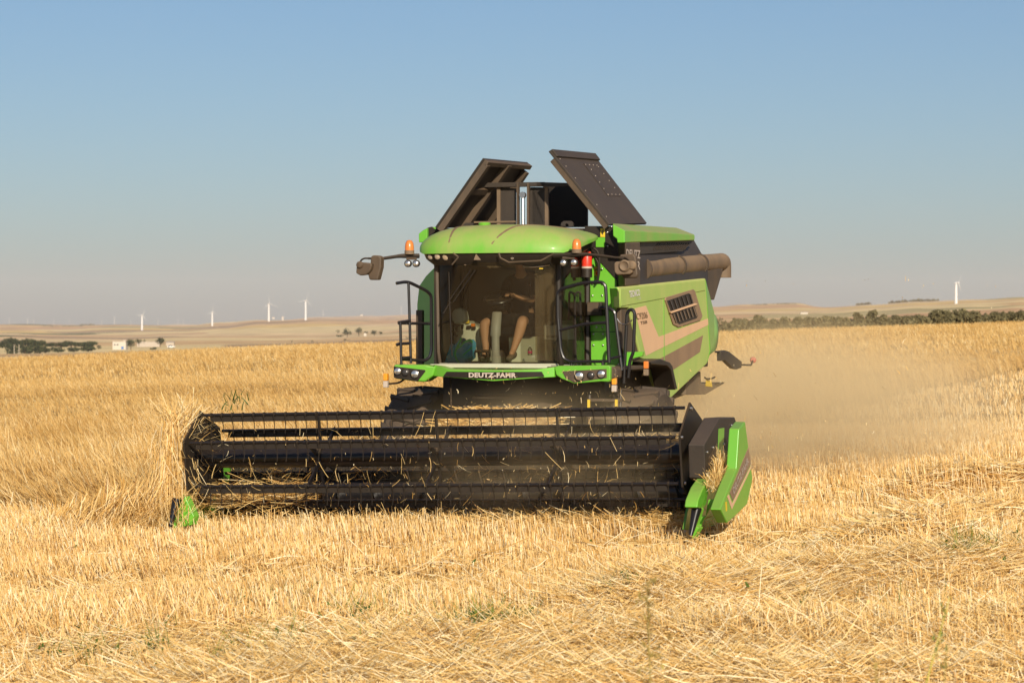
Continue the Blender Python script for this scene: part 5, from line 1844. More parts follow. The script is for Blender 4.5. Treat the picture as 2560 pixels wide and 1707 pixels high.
def header_straw():
    parts = []
    # hanging sheaf wrapped round the free end
    n = 2300
    x = RNG.normal(-3.49, .055, n)
    y = RNG.normal(-4.25, .2, n)
    top = RNG.uniform(.45, 1.55, n)
    z = top + roll_z(x)
    az = RNG.normal(-1.6, .9, n) - TH
    lean = RNG.normal(2.95, .24, n)
    parts.append(ribbons(mw_points(x, y, z), az, lean, RNG.uniform(.35, .85, n), RNG.uniform(.6, 1.3, n) * .0072, np.clip(RNG.normal(.6, .22, n), 0, 1), 4,
                         RNG.normal(0, .5, n), .7, face=RNG.normal(0, .8, n)))
    # tuft standing up at the top of the end plate and swept back over the bar
    n = 700
    x = RNG.normal(-3.50, .09, n)
    y = RNG.normal(-4.05, .2, n)
    z = RNG.uniform(1.15, 1.5, n) + roll_z(x)
    az = RNG.normal(1.5, 1.0, n)
    parts.append(ribbons(mw_points(x, y, z), az, np.abs(RNG.normal(.85, .4, n)), RNG.uniform(.15, .6, n), RNG.uniform(.6, 1.3, n) * .009, np.clip(RNG.normal(.6, .22, n), 0, 1), 4,
                         RNG.normal(.5, .5, n), .7, face=RNG.normal(0, .8, n)))
    # crop pressed down at the foot of the sheaf, bending over to the side
    n = 5200
    x = RNG.uniform(-5.8, -3.62, n)
    y = RNG.normal(-4.5, .35, n)
    X, Y = to_world(x, y)
    z = ground_z(X, Y)
    az = RNG.normal(.35, .5, n)
    hh = .35 + .65 * smooth(-5.8, -3.8, x)
    parts.append(ribbons(np.stack([X, Y, z], -1), az, np.abs(RNG.normal(.35, .25, n)), RNG.uniform(.6, 1.05, n) * hh, RNG.uniform(.6, 1.3, n) * .0072, np.clip(RNG.normal(.52, .24, n), 0, 1), 5,
                         RNG.normal(1.0, .6, n), .75, ear=2, face=RNG.normal(0, .8, n)))
    # strands lying over the divider and trailing off it
    n = 420
    x = RNG.uniform(-3.75, -2.95, n)
    y = RNG.normal(-4.98, .12, n)
    z = RNG.uniform(.05, .45, n) + roll_z(x)
    parts.append(ribbons(mw_points(x, y, z), RNG.uniform(0, 6.28, n), RNG.uniform(.1, 2.6, n), RNG.uniform(.15, .5, n), RNG.uniform(.6, 1.3, n) * .0072, np.clip(RNG.normal(.55, .22, n), 0, 1), 4, RNG.normal(0, .6, n), .75, face=RNG.normal(0, .8, n)))
    stuff('straw_clump', parts, 'straw', 'sheaf of straw wrapped round the free end of the reel', 'straw')
    parts = []
    # mat of cut crop over the knife and along the table, straw along the top of the back sheet and feeder
    for n, xr, yc, ys_, zc, zs_, ln in ((2600, (-3.3, 3.3), -3.84, .16, .13, .03, .40), (2200, (-3.3, 3.3), -3.6, .25, .15, .05, .35), (1500, (-3.3, 3.3), -2.9, .08, 1.11, .02, .25),
                                       (1500, (-3.2, -1.9), -3.5, .3, .38, .15, .45)):
        x = RNG.uniform(xr[0], xr[1], n)
        y = RNG.normal(yc, ys_, n)
        z = zc + np.abs(RNG.normal(0, zs_, n)) + roll_z(x)
        az = RNG.uniform(0, 2 * math.pi, n)
        parts.append(ribbons(mw_points(x, y, z), az, RNG.normal(1.47, .2, n), RNG.uniform(.4, 1.2, n) * ln, RNG.uniform(.6, 1.3, n) * .0075, np.clip(RNG.normal(.5, .25, n), 0, 1), 2,
                             RNG.normal(0, .4, n), .9, up=2.0))
    n = 5200
    x = RNG.uniform(-.76, .75, n)
    y = RNG.uniform(-2.85, -1.2, n)
    z = 1.03 + (y + 2.75) * .286 + .012 + np.abs(RNG.normal(0, .018, n))
    parts.append(ribbons(mw_points(x, y, z), RNG.uniform(0, 6.28, n), RNG.normal(1.5, .12, n), RNG.uniform(.05, .3, n), RNG.uniform(.6, 1.4, n) * .012, np.clip(RNG.normal(.5, .22, n), 0, 1), 2, RNG.normal(0, .3, n), .9, up=2.0))
    n = 1500
    x = RNG.uniform(-3.25, 3.25, n)
    y = RNG.uniform(-3.6, -3.05, n)
    z = RNG.uniform(.22, .95, n) + roll_z(x)
    parts.append(ribbons(mw_points(x, y, z), RNG.uniform(0, 6.28, n), RNG.normal(1.3, .5, n), RNG.gamma(2, .07, n).clip(.04, .4), RNG.uniform(.6, 1.3, n) * .007, np.clip(RNG.normal(.45, .25, n), 0, 1), 2, RNG.normal(0, .5, n), .9, up=1.0))
    n = 900
    t_ = RNG.uniform(0, 1, n)
    q0, q1 = pl(1812, 1155, x=3.74), pl(1782, 1222, x=3.74)
    pos = np.array([list(q0.lerp(q1, a)) for a in t_]) + RNG.normal(0, 1, (n, 3)) * np.array([.035, .08, .03])
    parts.append(ribbons(mw_points(pos[:, 0], pos[:, 1], pos[:, 2]), RNG.uniform(0, 6.28, n), RNG.normal(.9, .6, n), RNG.uniform(.06, .22, n), RNG.uniform(.6, 1.3, n) * .008, np.clip(RNG.normal(.6, .22, n), 0, 1), 2, RNG.normal(0, .4, n), .9))
    stuff('cut_straw', parts, 'straw', 'mat of freshly cut straw across the knife and table of the header', 'straw')
    # bits thrown up inside and above the reel
    parts = []
    n = 520
    x = RNG.uniform(-3.2, 3.3, n)
    y = RNG.normal(-4.1, .45, n)
    z = RNG.uniform(.25, 1.35, n) + roll_z(x)
    ln = RNG.gamma(1.3, .07, n).clip(.02, .36)
    parts.append(ribbons(mw_points(x, y, z), RNG.uniform(0, 6.28, n), RNG.uniform(0, 3.1, n), ln, RNG.uniform(.6, 1.2, n) * .0065, np.clip(RNG.normal(.6, .25, n), 0, 1), 3, RNG.normal(0, .8, n), .9, face=RNG.normal(0, .6, n)))
    n = 420
    x = RNG.normal(1.6, 1.4, n)
    y = RNG.uniform(-3.6, -1.9, n)
    z = RNG.uniform(.9, 2.1, n)
    parts.append(ribbons(mw_points(x, y, z), RNG.uniform(0, 6.28, n), RNG.uniform(0, 3.1, n), RNG.gamma(2, .018, n).clip(.008, .12), RNG.uniform(.6, 1.2, n) * .008, np.clip(RNG.normal(.6, .2, n), 0, 1), 2, RNG.normal(0, .8, n), .9))
    n = 420
    x = RNG.uniform(2.6, 9, n)
    y = RNG.uniform(-3, 4, n)
    z = RNG.gamma(2, .7, n).clip(.2, 3.2)
    parts.append(ribbons(mw_points(x, y, z), RNG.uniform(0, 6.28, n), RNG.uniform(0, 3.1, n), RNG.gamma(2, .012, n).clip(.008, .09), RNG.uniform(.6, 1.2, n) * .009, np.clip(RNG.normal(.7, .2, n), 0, 1), 2, RNG.normal(0, .8, n), .9))
    stuff('flying_chaff', parts, 'straw', 'bits of straw and chaff flying through the reel and the dust', 'chaff')


header_straw()


# ================================================================ TREES, SHRUBS, BUILDINGS, TURBINES
def leaf_cloud(lobes, n, size, flat=1.0):
    """Leaf-sized faces spread through lobes (centre, radii)."""
    k = len(lobes)
    w = np.array([l_[1][0] * l_[1][1] * l_[1][2] for l_ in lobes]) ** .67
    ch_ = RNG.choice(k, n, p=w / w.sum())
    cen = np.array([l_[0] for l_ in lobes])[ch_]
    rad = np.array([l_[1] for l_ in lobes])[ch_]
    d = RNG.normal(0, 1, (n, 3))
    d /= np.linalg.norm(d, axis=1)[:, None]
    p = cen + d * rad * (RNG.uniform(.15, 1, n) ** .45)[:, None]
    a = RNG.normal(0, 1, (n, 3))
    a /= np.linalg.norm(a, axis=1)[:, None]
    b = np.cross(a, RNG.normal(0, 1, (n, 3)))
    b /= np.linalg.norm(b, axis=1)[:, None]
    s = size * RNG.uniform(.6, 1.5, n)[:, None]
    v_ = np.stack([p - a * s, p + b * s * .7, p + a * s, p - b * s * .7], 1).reshape(-1, 3)
    f_ = np.arange(4 * n).reshape(-1, 4)
    clump = vnoise(p[:, 0] / size / 6, p[:, 2] / size / 6, 3)
    t_ = np.clip(RNG.normal(.25, .2, n) + clump * .6, 0, 1)
    return v_, f_, np.repeat(t_, 4)


def tree(name, px, py, Y, w_px, h_px, label, cat, group, kind='round', m='leaf', n=420, lf=None):
    """A tree standing at photo pixel (px, py) and distance Y, w_px wide and h_px tall."""
    s = Y / F
    base = at(px, py, Y)
    w, h = w_px * s, h_px * s
    t = empty(name, base, 0, label, cat, group)
    trunk_h = {'round': .35, 'pine': .62, 'shrub': .22}[kind] * h
    mb = MB().tube([(0, 0, -.06 * h), (w * .01, 0, trunk_h * .5), (-w * .015, 0, trunk_h), (0, 0, trunk_h + h * .2)], max(w * .045, .05), 7, max(w * .02, .02))
    mb.build('trunk', 'bark', t)
    for k in range(2):
        an = random.uniform(0, 6.28)
        MB().tube([(0, 0, trunk_h * .75), (math.cos(an) * w * .25, math.sin(an) * w * .25, trunk_h + h * .22)], max(w * .022, .02), 5, max(w * .008, .01)).build('limb', 'bark', t)
    lobes = []
    if kind == 'pine':
        lobes.append(((0, 0, h * .74), (w * .46, w * .46, h * .22)))
        for k in range(8):
            an = random.uniform(0, 6.28)
            lobes.append(((math.cos(an) * w * .30, math.sin(an) * w * .30, h * random.uniform(.55, .86)), (w * .26, w * .26, h * .17)))
    else:
        z0 = .02 if kind == 'shrub' else .3
        lobes.append(((0, 0, h * (.42 if kind == 'shrub' else .55)), (w * .42, w * .36, h * (.44 if kind == 'shrub' else .36))))
        for k in range(9):
            an = random.uniform(0, 6.28)
            rr_ = random.uniform(.12, .34) * w
            lobes.append(((math.cos(an) * rr_, math.sin(an) * rr_, h * random.uniform(z0 + .1, .84)), (w * random.uniform(.14, .24), w * .2, h * random.uniform(.12, .22))))
    v_, f_, t_ = leaf_cloud(lobes, n, lf or w * .045)
    v_[:, 2] = np.maximum(v_[:, 2], .0)
    link('crown', raw_mesh('crown', v_, f_, t_), m, t, smooth=0)
    return t


ORD = ['first', 'second', 'third', 'fourth', 'fifth', 'sixth', 'seventh', 'eighth', 'ninth', 'tenth', 'eleventh', 'twelfth', 'thirteenth', 'fourteenth', 'fifteenth',
       'sixteenth', 'seventeenth', 'eighteenth', 'nineteenth', 'twentieth', 'twenty-first', 'twenty-second', 'twenty-third', 'twenty-fourth', 'twenty-fifth', 'twenty-sixth']
# umbrella pines, the block beside the two poles and the lower row to its right
i_ = 0
for px, py, w, h in ((-6, 884, 36, 34), (18, 884, 32, 40), (36, 884, 34, 41), (54, 884, 32, 36), (72, 884, 36, 39), (88, 884, 32, 34), (101, 882, 30, 33)):
    tree('pine_tree', px, py, 1300, w, h, f'dark umbrella pine behind the two pale poles, {ORD[i_]} from the left edge', 'tree', 'umbrella pines by the poles', 'pine', n=900)
    i_ += 1
for px, py, w, h in ((30, 885, 46, 27), (62, 885, 50, 26), (92, 884, 46, 24)):
    tree('bush', px, py, 1296, w, h, f'dark undergrowth bush under the tall pines, {ORD[(px - 30) // 30]} from the poles', 'bush', 'bushes under the pines', 'shrub', n=700)
for k, (px, py, w, h) in enumerate(((130, 878, 34, 22), (154, 877, 34, 22), (178, 876, 40, 24), (203, 876, 36, 22), (224, 875, 38, 23))):
    tree('pine_tree', px, py, 1320, w, h, f'low umbrella pine in the row left of the farm, {ORD[k]} from the tall block', 'tree', 'low pines in a row', 'pine', n=700)
for k, (px, py, w, h) in enumerate(((112, 881, 42, 14), (145, 880, 44, 14), (185, 879, 44, 13), (220, 878, 48, 14), (247, 872, 14, 11))):
    tree('bush', px, py, 1310, w, h, f'green bush at the foot of the low pine row, {ORD[k]} from its left end', 'bush', 'bushes under the low pines', 'shrub', n=420)
tree('tree', 327, 873, 1300, 28, 26, 'dark tree standing against the white farm building', 'tree', None, 'round', n=420)
tree('tree', 347, 863, 1340, 20, 17, 'small round tree behind the farm between two larger trees', 'tree', None, 'round', n=320)
tree('tree', 360, 859, 1345, 10, 11, 'smallest round tree behind the long grey farm wall', 'tree', None, 'round', n=180)
tree('tree', 400, 866, 1300, 29, 24, 'large round tree in front of the long grey farm wall', 'tree', None, 'round', n=420)
tree('bush', 382, 874, 1290, 26, 7, 'low green bush before the farm wall', 'bush', None, 'shrub', n=180)
tree('bush', 289, 805 + 34, 5000, 5, 5, 'tiny bush alone on the pale slope', 'bush', None, 'shrub', n=90)
tree('bush', 349, 842, 5150, 12, 6, 'dark bush at the foot of the turbine behind the farm', 'bush', None, 'shrub', n=140)
for k, (px, py, w, h, lb) in enumerate(((868, 842, 26, 22, 'tall round tree at the left of the valley clump'), (897, 840, 24, 22, 'tall rounded tree in the middle of the valley clump'),
                                       (915, 838, 12, 13, 'thin tree beside the tiny white hut'), (936, 839, 22, 15, 'broad low tree at the right of the valley clump'), (952, 837, 14, 10, 'small tree at the right end of the valley clump'),
                                       (845, 832, 12, 8, 'small bush left of the valley clump'), (850, 842, 24, 6, 'low bush at the left foot of the valley clump'),
                                       (863, 856, 12, 10, 'round bush below the valley clump'), (872, 855, 10, 6, 'little bush touching the round one below the clump'), (781, 856, 9, 6, 'tiny bush on the brown strip, right one'), (730, 856, 7, 6, 'tiny bush on the brown strip, left one'),
                                       (928, 853, 6, 5, 'tiny bush on the pale strip right of the clump'), (1000, 851, 12, 8, 'small bush seen through the cab handrail, left'), (1020, 848, 16, 8, 'small bush seen through the cab handrail, right'))):
    tree('tree' if h > 9 else 'bush', px, py, 2000, w, h, lb, 'tree' if h > 9 else 'bush', None, 'round' if h > 9 else 'shrub', n=300 if h > 9 else 140)
# shrubs along the far edge of the field
shr = [(1795, 834, 60, 50), (1822, 834, 44, 40), (1850, 832, 42, 44), (1873, 832, 36, 38), (1897, 831, 46, 50), (1930, 826, 40, 30), (1960, 825, 44, 42), (1993, 824, 32, 40), (2028, 819, 46, 30), (2056, 819, 44, 34),
       (2088, 818, 50, 32), (2118, 817, 40, 28), (2147, 816, 34, 40), (2178, 815, 36, 44), (2210, 814, 48, 30), (2240, 813, 46, 30), (2272, 812, 46, 32), (2305, 811, 48, 30), (2340, 810, 46, 46), (2368, 809, 40, 40),
       (2395, 808, 50, 46), (2430, 807, 48, 38), (2465, 807, 50, 32), (2498, 806, 44, 32), (2530, 805, 40, 34), (2556, 805, 42, 40)]
for k, (px, py, w, h) in enumerate(shr):
    sz = 'tall' if h >= 40 else 'low'
    tree('shrub', px, py + 4, 238 + random.uniform(-1, 6), w * 1.12, h, f'{sz} olive shrub along the far field edge, {ORD[k]} from the combine', 'shrub', 'shrubs along the far field edge', 'shrub', 'leaf_hazed', n=1000, lf=.13)
for k, (px, w) in enumerate(((1770, 40), (1735, 44), (1700, 44))):
    tree('shrub', px, 842 + k * 2, 240, w, 44, f'olive shrub hidden mostly behind the combine, {ORD[k]} behind its tail', 'shrub', 'shrubs behind the tail', 'shrub', 'leaf_hazed', n=300, lf=.16)
# far wood lines on the hills
def far_wood(name, spans, label):
    parts = []
    for px0, px1, Y, h in spans:
        n = int((px1 - px0) * .7)
        px = RNG.uniform(px0, px1, n)
        rows_ = land_row(px, np.full(n, Y))
        for a, b in zip(px, rows_):
            p = at(a, b, Y)
            hh = h * Y / F * RNG.uniform(.5, 1.2)
            v_, f_, t_ = leaf_cloud([((p.x, p.y, p.z + hh * .45), (hh * .6, hh * .6, hh * .5))], 16, hh * .28)
            parts.append((v_, f_, t_))
    stuff(name, parts, 'leaf_hazed', label, 'trees')


far_wood('far_wood', [(2140, 2180, 4150, 5.5), (2222, 2345, 4150, 6), (200, 235, 6500, 3), (100, 210, 6100, 2.5), (1880, 1990, 4900, 2.5)], 'dark lines of trees along the crests of the far hills')


def turbine(px, py, Y, h_px, label, rot, blade_px=25, group='wind turbines', yaw=.5):
    fat = .6 if group != 'wind turbines' else 1.0
    tm = 'turbine' if fat == 1.0 else 'turbine_far'
    s = Y / F
    b = at(px, py, Y)
    h = h_px * s
    bl = blade_px * s
    t = empty('wind_turbine', b, yaw, label, 'wind turbine', group)
    MB().tube([(0, 0, -h * .05), (0, 0, h * .5), (0, 0, h)], h * .058 * fat, 12, h * .040 * fat).build('tower', tm, t)
    MB().box((0, -h * .02, h + h * .012), (h * .045, h * .12, h * .045)).build('nacelle', tm, t, bevel=h * .008)
    MB().lathe([(h * .028, 0), (h * .024, -h * .03), (.01, -h * .045)], (0, -h * .08, h + h * .012), 'y', 10).build('hub', tm, t)
    for k in range(3):
        a = rot + k * 2 * math.pi / 3
        d_ = Vector((math.sin(a), 0, math.cos(a)))
        e_ = Vector((math.cos(a), .35, -math.sin(a))).normalized()
        c0 = Vector((0, -h * .1, h + h * .012))
        MB().prism([c0 - e_ * h * .005, c0 + e_ * h * .005, c0 + d_ * bl * .25 + e_ * h * .010, c0 + d_ * bl + e_ * h * .002, c0 + d_ * bl - e_ * h * .001, c0 + d_ * bl * .25 - e_ * h * .004], (0, h * .006, 0)).build('blade', tm, t, smooth=0)
    return t


turbine(355, 841, 5000, 53, 'white wind turbine rising behind the farm buildings', .45, 20)
turbine(530.5, 826, 5600, 46, 'slim white wind turbine standing alone left of the hill', .1, 18)
turbine(672, 809, 5600, 50, 'white wind turbine on the left shoulder of the hill', -.15, 24)
turbine(764, 804, 5400, 53, 'white wind turbine on the crest of the bare hill', .3, 24)
turbine(2390, 786, 2700, 78, 'tall white wind turbine behind the shrubs at the right', .55, 22, yaw=.9)
for k, (px, py, h) in enumerate(((23, 812, 17), (69, 812, 18), (84, 812, 14), (134, 811, 14), (174, 812, 13), (254, 812, 14), (286, 811, 20), (327, 812, 13), (395, 811, 14), (445, 811, 14), (458, 811, 13), (808, 790, 16))):
    turbine(px, py + 2, 11500, h, f'faint tiny wind turbine on the horizon, {ORD[k]} from the left edge', random.uniform(0, 2), h * .5, 'tiny turbines along the horizon')
turbine(1003, 786, 9000, 18, 'faint wind turbine seen beside the cab handrail', .4, 9, 'tiny turbines along the horizon')
turbine(2344, 757, 4600, 12, 'small white turbine just over the hill crest at the right', .9, 12, 'tiny turbines along the horizon')
turbine(2127, 768, 6000, 10, 'faint thin turbine in the gap between the right hills', .2, 5, 'tiny turbines along the horizon')

# farm
Yb = 1320
s = Yb / F
fb = at(298, 873, Yb)
farm = empty('farm_building', fb, 0, 'white flat-roofed farm building with a blue door', 'building')
MB().box((0, 4, 9.0 * s), (33 * s, 8, 20 * s)).build('wall', 'whitewash', farm)
MB().box((0, 4, 19.6 * s), (34 * s, 8.4, 1.2 * s)).build('roof', 'concrete', farm)
MB().box((8 * s, -.06, 3.6 * s), (6 * s, .1, 6.5 * s)).build('door', 'blue_door', farm)
for dx in (-11, -4):
    MB().box((dx * s, -.05, 11.5 * s), (4 * s, .1, 2.6 * s)).build('window', 'dark_pane', farm)
MB().box((12 * s, 3, 21.5 * s), (7 * s, 3, 3.6 * s)).build('rooftop_tank', 'concrete', farm)
wl_ = at(372, 866, 1360)
fw = empty('farm_wall', wl_, 0, 'long low grey farm wall behind the trees', 'wall')
MB().box((0, 0, 5.5 * s), (60 * s, .6, 13 * s)).build('wall', 'concrete', fw)
MB().box((0, 0, 12.3 * s), (61 * s, .8, .8 * s)).build('coping', 'concrete', fw)
w2 = at(426, 864, 1360)
fw2 = empty('ruined_shed', w2, 0, 'pale low shed at the right end of the farm', 'shed')
MB().box((0, 0, 4.2 * s), (20 * s, 3, 9.5 * s)).build('wall', 'concrete', fw2)
MB().prism([(-10.5 * s, -1.8, 9 * s), (-10.5 * s, 1.8, 9 * s), (-10.5 * s, 0, 11 * s)], (21 * s, 0, 0)).build('roof', 'whitewash', fw2)
cp_ = at(428, 870, 1300)
car = empty('parked_car', cp_, .1, 'small white car parked by the low shed', 'car')
MB().prism([(-1.9, -.8, .35), (1.9, -.8, .35), (1.95, -.8, .8), (1.0, -.8, .95), (-1.85, -.8, .95)], (0, 1.6, 0)).build('body', 'white', car, bevel=.06)
MB().prism([(-1.6, -.72, .95), (.9, -.72, .95), (.4, -.68, 1.45), (-1.3, -.68, 1.45)], (0, 1.4, 0)).build('cabin', 'dark_pane', car, bevel=.05)
for dx in (-1.2, 1.2):
    for dy in (-.8, .7):
        MB().lathe([(.3, 0), (.32, .05), (.3, .15)], (dx, dy, .32), 'y', 12).build('wheel', 'rubber', car)
for k, px in enumerate((35.5, 47.5)):
    p = at(px, 886, 1280)
    po = empty('pole', p, 0, f'pale upright pole in front of the pines, {"left" if k == 0 else "right"} of the two', 'pole', 'pale poles by the pines')
    MB().tube([(0, 0, -.3), (0, 0, 24 * 1280 / F)], .22, 8, .18).build('shaft', 'pole', po)
    MB().box((0, 0, 24 * 1280 / F), (.5, .4, .15)).build('cap', 'pole', po)
hut = empty('hut', at(913, 840, 1990), 0, 'tiny white hut beside the valley trees', 'hut')
MB().box((0, 0, .9), (1.9, 2, 1.9)).build('wall', 'whitewash', hut)
MB().prism([(-1.1, -1.1, 1.85), (1.1, -1.1, 1.85), (0, -1.1, 2.6)], (0, 2.2, 0)).build('roof', 'concrete', hut)
for px, py, Y, w, h, lb in ((2010, 785, 2300, 18, 5, 'long white shed on the slope of the right hills'), (707, 800, 5300, 4, 8, 'pale square tower on the skyline right of the turbine'), (684, 797, 5500, 6, 4, 'tiny pale house on the skyline beside the turbine'), (904, 789, 7000, 6, 3, 'tiny white house on the skyline left of the cab')):
    s_ = Y / F
    o = empty('far_building', at(px, py, Y), 0, lb, 'building')
    MB().box((0, 0, h * s_ * .4), (w * s_, w * s_ * .6, h * s_)).build('wall', 'whitewash', o)
    MB().prism([(-w * s_ * .52, -w * s_ * .34, h * s_ * .9), (-w * s_ * .52, w * s_ * .34, h * s_ * .9), (-w * s_ * .52, 0, h * s_ * 1.1)], (w * s_ * 1.04, 0, 0)).build('roof', 'concrete', o)

# ================================================================ WEEDS
def weed(px, top, foot_Y, label, lean=0.0, m='weed_dry', kind='spray', spread=.25):
    X = (px - 1280) / F * foot_Y
    z = gz(X, foot_Y)
    h = CZ - (top - HZ) / F * foot_Y - z
    t = empty('weed', (X, foot_Y, z), 0, label, 'weed')
    stem = [Vector((0, 0, -.02)), Vector((lean * h * .3, 0, h * .4)), Vector((lean * h * .7, .02, h * .75)), Vector((lean * h, 0, h))]
    vs_, fs_, ts_ = [], [], []
    n = 1
    o = MB().tube(path(stem, 3, .2), .006, 5, .002).build('stem', 'stem_dry' if m == 'weed_dry' else 'stem_green', t)
    parts = []
    k = 46 if kind == 'spray' else 10
    u = RNG.uniform(.35, 1, k)
    px_ = np.array([list(stem[0].lerp(stem[3], a)) for a in u])
    parts.append(ribbons(px_, RNG.uniform(0, 6.28, k), RNG.normal(.6, .25, k), RNG.uniform(.3, 1, k) * h * spread * (1.2 - u), np.full(k, .004), np.clip(RNG.normal(.5, .25, k), 0, 1), 3, RNG.normal(-.2, .3, k), .6))
    tips = parts[0][0].reshape(k, -1, 3)[:, -2]
    kk = np.repeat(np.arange(k), 3)
    parts.append(ribbons(tips[kk] + RNG.normal(0, .012, (len(kk), 3)), RNG.uniform(0, 6.28, len(kk)), RNG.uniform(0, 1.5, len(kk)), RNG.uniform(.012, .03, len(kk)), np.full(len(kk), .012), np.clip(RNG.normal(.4, .25, len(kk)), 0, 1), 1))
    v_, f_, t_ = join(parts)
    link('sprays', raw_mesh('sprays', v_, f_, t_), m, t, smooth=0)
    return t


M['stem_dry'] = paint('dry stem', (.36, .28, .08), .7, dust=.1, top=0)
M['stem_green'] = paint('yellow green stem', (.42, .42, .06), .7, dust=.05, top=0)
weed(1640, 1455, 12.5, 'tall dry branching weed standing close to the camera below the header end', -.03)
weed(2195, 1490, 11.5, 'long yellow grass stem leaning right across the straw', .22, 'leaf_green', 'grass', .12)
weed(2330, 1610, 11.0, 'short dry grass head near the lower right corner', .05, 'weed_dry', 'grass', .1)
weed(2155, 1660, 10.8, 'short dry seed head left of the leaning grass', .05, 'weed_dry', 'grass', .1)


def weeds_low():
    parts = []
    spots_ = [(520, 1640, 3.0, 700), (1240, 1640, .5, 700), (1200, 1660, .5, 300), (690, 1530, .5, 130), (2390, 1500, .7, 220), (2420, 1520, .4, 140), (880, 1560, .5, 120), (1530, 1560, .3, 60), (2210, 1590, .8, 120), (960, 1520, .4, 60)]
    for px, py, sp, n in spots_:
        Y0 = CZ * F / (py - HZ)
        X0 = (px - 1280) / F * Y0
        cl = RNG.normal(0, 1, (max(4, n // 14), 2))
        ci = RNG.integers(0, len(cl), n)
        X = X0 + cl[ci, 0] * sp * .35 + RNG.normal(0, .05, n)
        Y = Y0 + cl[ci, 1] * sp * .3 + RNG.normal(0, .06, n)
        z = ground_z(X, Y) + RNG.uniform(.03, .2, n)
        wide = RNG.uniform(0, 1, n) < .4
        ln = np.where(wide, RNG.uniform(.02, .05, n), RNG.uniform(.06, .28, n))
        wd = np.where(wide, RNG.uniform(.015, .035, n), .006)
        lean = RNG.uniform(.1, 1.4, n)
        tn = np.clip(np.where(wide, RNG.normal(.15, .15, n), RNG.normal(.65, .25, n)), 0, 1)
        parts.append(ribbons(np.stack([X, Y, z], -1), RNG.uniform(0, 6.28, n), lean, ln, wd, tn, 3, RNG.normal(.3, .4, n), .5))
    # dark green weeds standing in the crop behind the free end of the reel
    n = 34
    c_ = at(588, 1002, 38.5)
    X, Y = c_.x + RNG.normal(0, .12, n), c_.y + RNG.normal(0, .2, n)
    parts.append(ribbons(np.stack([X, Y, c_.z + RNG.normal(-.05, .07, n)], -1), RNG.uniform(0, 6.28, n), RNG.uniform(.1, 1.0, n), RNG.uniform(.05, .16, n), RNG.uniform(.012, .03, n), np.clip(RNG.normal(.0, .08, n), 0, 1), 3, RNG.normal(.3, .4, n), .5))
    # single leaves showing between the stalks
    n = 260
    X, Y = scatter(n, 18, 34)
    ok = ~uncut(X, Y) & machine_clear(X, Y)
    X, Y = X[ok], Y[ok]
    n = len(X)
    parts.append(ribbons(np.stack([X, Y, ground_z(X, Y) + RNG.uniform(.04, .14, n)], -1), RNG.uniform(0, 6.28, n), RNG.uniform(.4, 1.3, n), RNG.uniform(.03, .06, n), RNG.uniform(.02, .045, n), np.clip(RNG.normal(.1, .1, n), 0, 1), 3, RNG.normal(.3, .3, n), .4))
    stuff('ground_weeds', parts, 'leaf_green', 'low green weeds growing through the straw and stubble', 'weeds')


weeds_low()


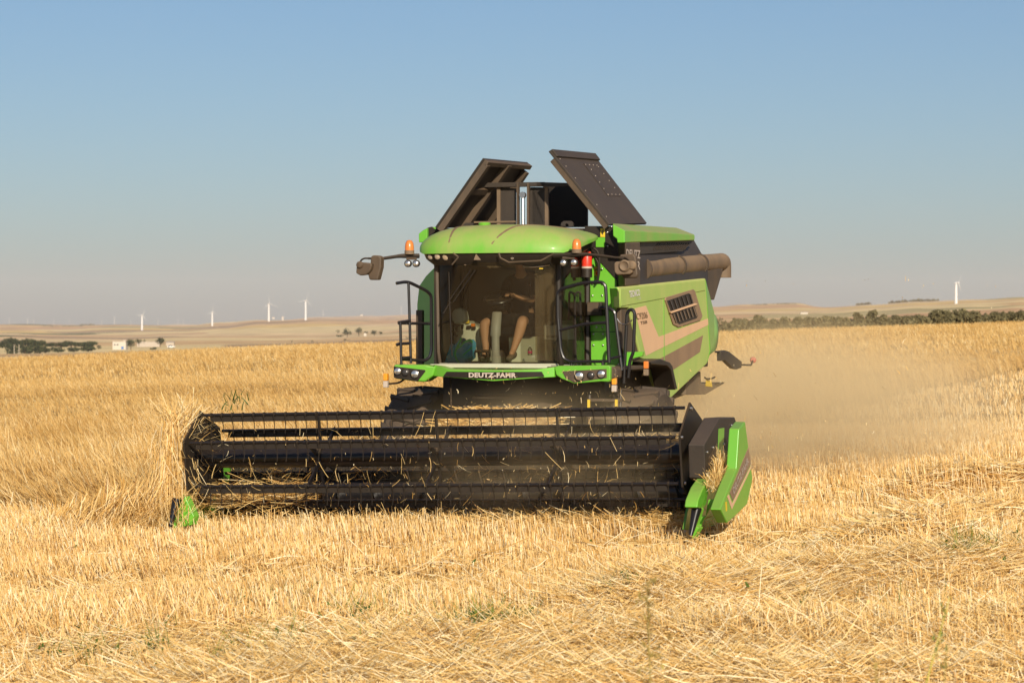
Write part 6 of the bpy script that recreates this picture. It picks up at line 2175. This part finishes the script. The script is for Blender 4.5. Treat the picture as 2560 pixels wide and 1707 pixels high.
# ================================================================ AIR: DUST BEHIND THE MACHINE, HAZE OVER THE LAND
def dust_cloud(name, centre, rad, dens, label, colr=(.99, .79, .47), seed=0.0, nscale=.5):
    me = bpy.data.meshes.new(name)
    bm = bmesh.new()
    bmesh.ops.create_icosphere(bm, subdivisions=3, radius=1.0)
    for v_ in bm.verts:
        v_.co = Vector((v_.co.x * rad[0], v_.co.y * rad[1], v_.co.z * rad[2]))
    bm.to_mesh(me)
    bm.free()
    m, n, l, b = nmat(name)
    n.remove(b)
    pv = n.new('ShaderNodeVolumePrincipled')
    pv.inputs['Color'].default_value = rgb(colr)
    pv.inputs['Anisotropy'].default_value = -.1
    tc = n.new('ShaderNodeTexCoord')
    mp = n.new('ShaderNodeMapping')
    mp.inputs['Scale'].default_value = (1 / rad[0], 1 / rad[1], 1 / rad[2])
    l.new(tc.outputs['Object'], mp.inputs[0])
    ln = n.new('ShaderNodeVectorMath')
    ln.operation = 'LENGTH'
    l.new(mp.outputs[0], ln.inputs[0])
    fo = n.new('ShaderNodeMapRange')
    fo.interpolation_type = 'SMOOTHSTEP'
    fo.inputs['From Min'].default_value = 1.0
    fo.inputs['From Max'].default_value = .0
    l.new(ln.outputs['Value'], fo.inputs['Value'])
    ns = n.new('ShaderNodeTexNoise')
    ns.inputs['Scale'].default_value = nscale
    ns.inputs['Detail'].default_value = 4
    of = n.new('ShaderNodeMapping')
    of.inputs['Location'].default_value = (seed, seed * 2, 0)
    l.new(tc.outputs['Object'], of.inputs[0])
    l.new(of.outputs[0], ns.inputs['Vector'])
    mr = n.new('ShaderNodeMapRange')
    mr.inputs['From Min'].default_value = .38
    mr.inputs['From Max'].default_value = .64
    mr.inputs['To Min'].default_value = .08
    mr.inputs['To Max'].default_value = 1.8
    l.new(ns.outputs['Fac'], mr.inputs['Value'])
    mu = n.new('ShaderNodeMath')
    mu.operation = 'MULTIPLY'
    l.new(fo.outputs[0], mu.inputs[0])
    l.new(mr.outputs[0], mu.inputs[1])
    m2 = n.new('ShaderNodeMath')
    m2.operation = 'MULTIPLY'
    m2.inputs[1].default_value = dens
    l.new(mu.outputs[0], m2.inputs[0])
    l.new(m2.outputs[0], pv.inputs['Density'])
    l.new(pv.outputs[0], n['Material Output'].inputs['Volume'])
    o = link(name, me, m, smooth=0)
    o.location = centre
    o.rotation_euler.z = -TH
    return tag(o, label, 'dust', kind='stuff')


dust_cloud('dust', (4.9, 47.5, .9), (5.4, 12.0, 2.3), .27, 'brown dust cloud drifting behind the right side of the combine')
dc = wpt((1.3, -3.1, 1.0))
dust_cloud('dust', dc, (2.9, 1.9, 1.05), .42, 'thin dust rising between the reel and the cab', seed=4.0, nscale=1.2)

hz = bpy.data.meshes.new('haze')
bm = bmesh.new()
bmesh.ops.create_cube(bm, size=1.0)
for v_ in bm.verts:
    v_.co = Vector((v_.co.x * 24000, v_.co.y * 13600 + 6500, -95 + (v_.co.z + .5) * 320))
bm.to_mesh(hz)
bm.free()
m, n, l, b = nmat('haze air')
n.remove(b)
pv = n.new('ShaderNodeVolumePrincipled')
pv.inputs['Color'].default_value = (.92, .88, .94, 1)
pv.inputs['Density'].default_value = .00005
l.new(pv.outputs[0], n['Material Output'].inputs['Volume'])
tag(link('haze', hz, m, smooth=0), 'pale summer haze lying over the whole valley', 'haze', kind='stuff')
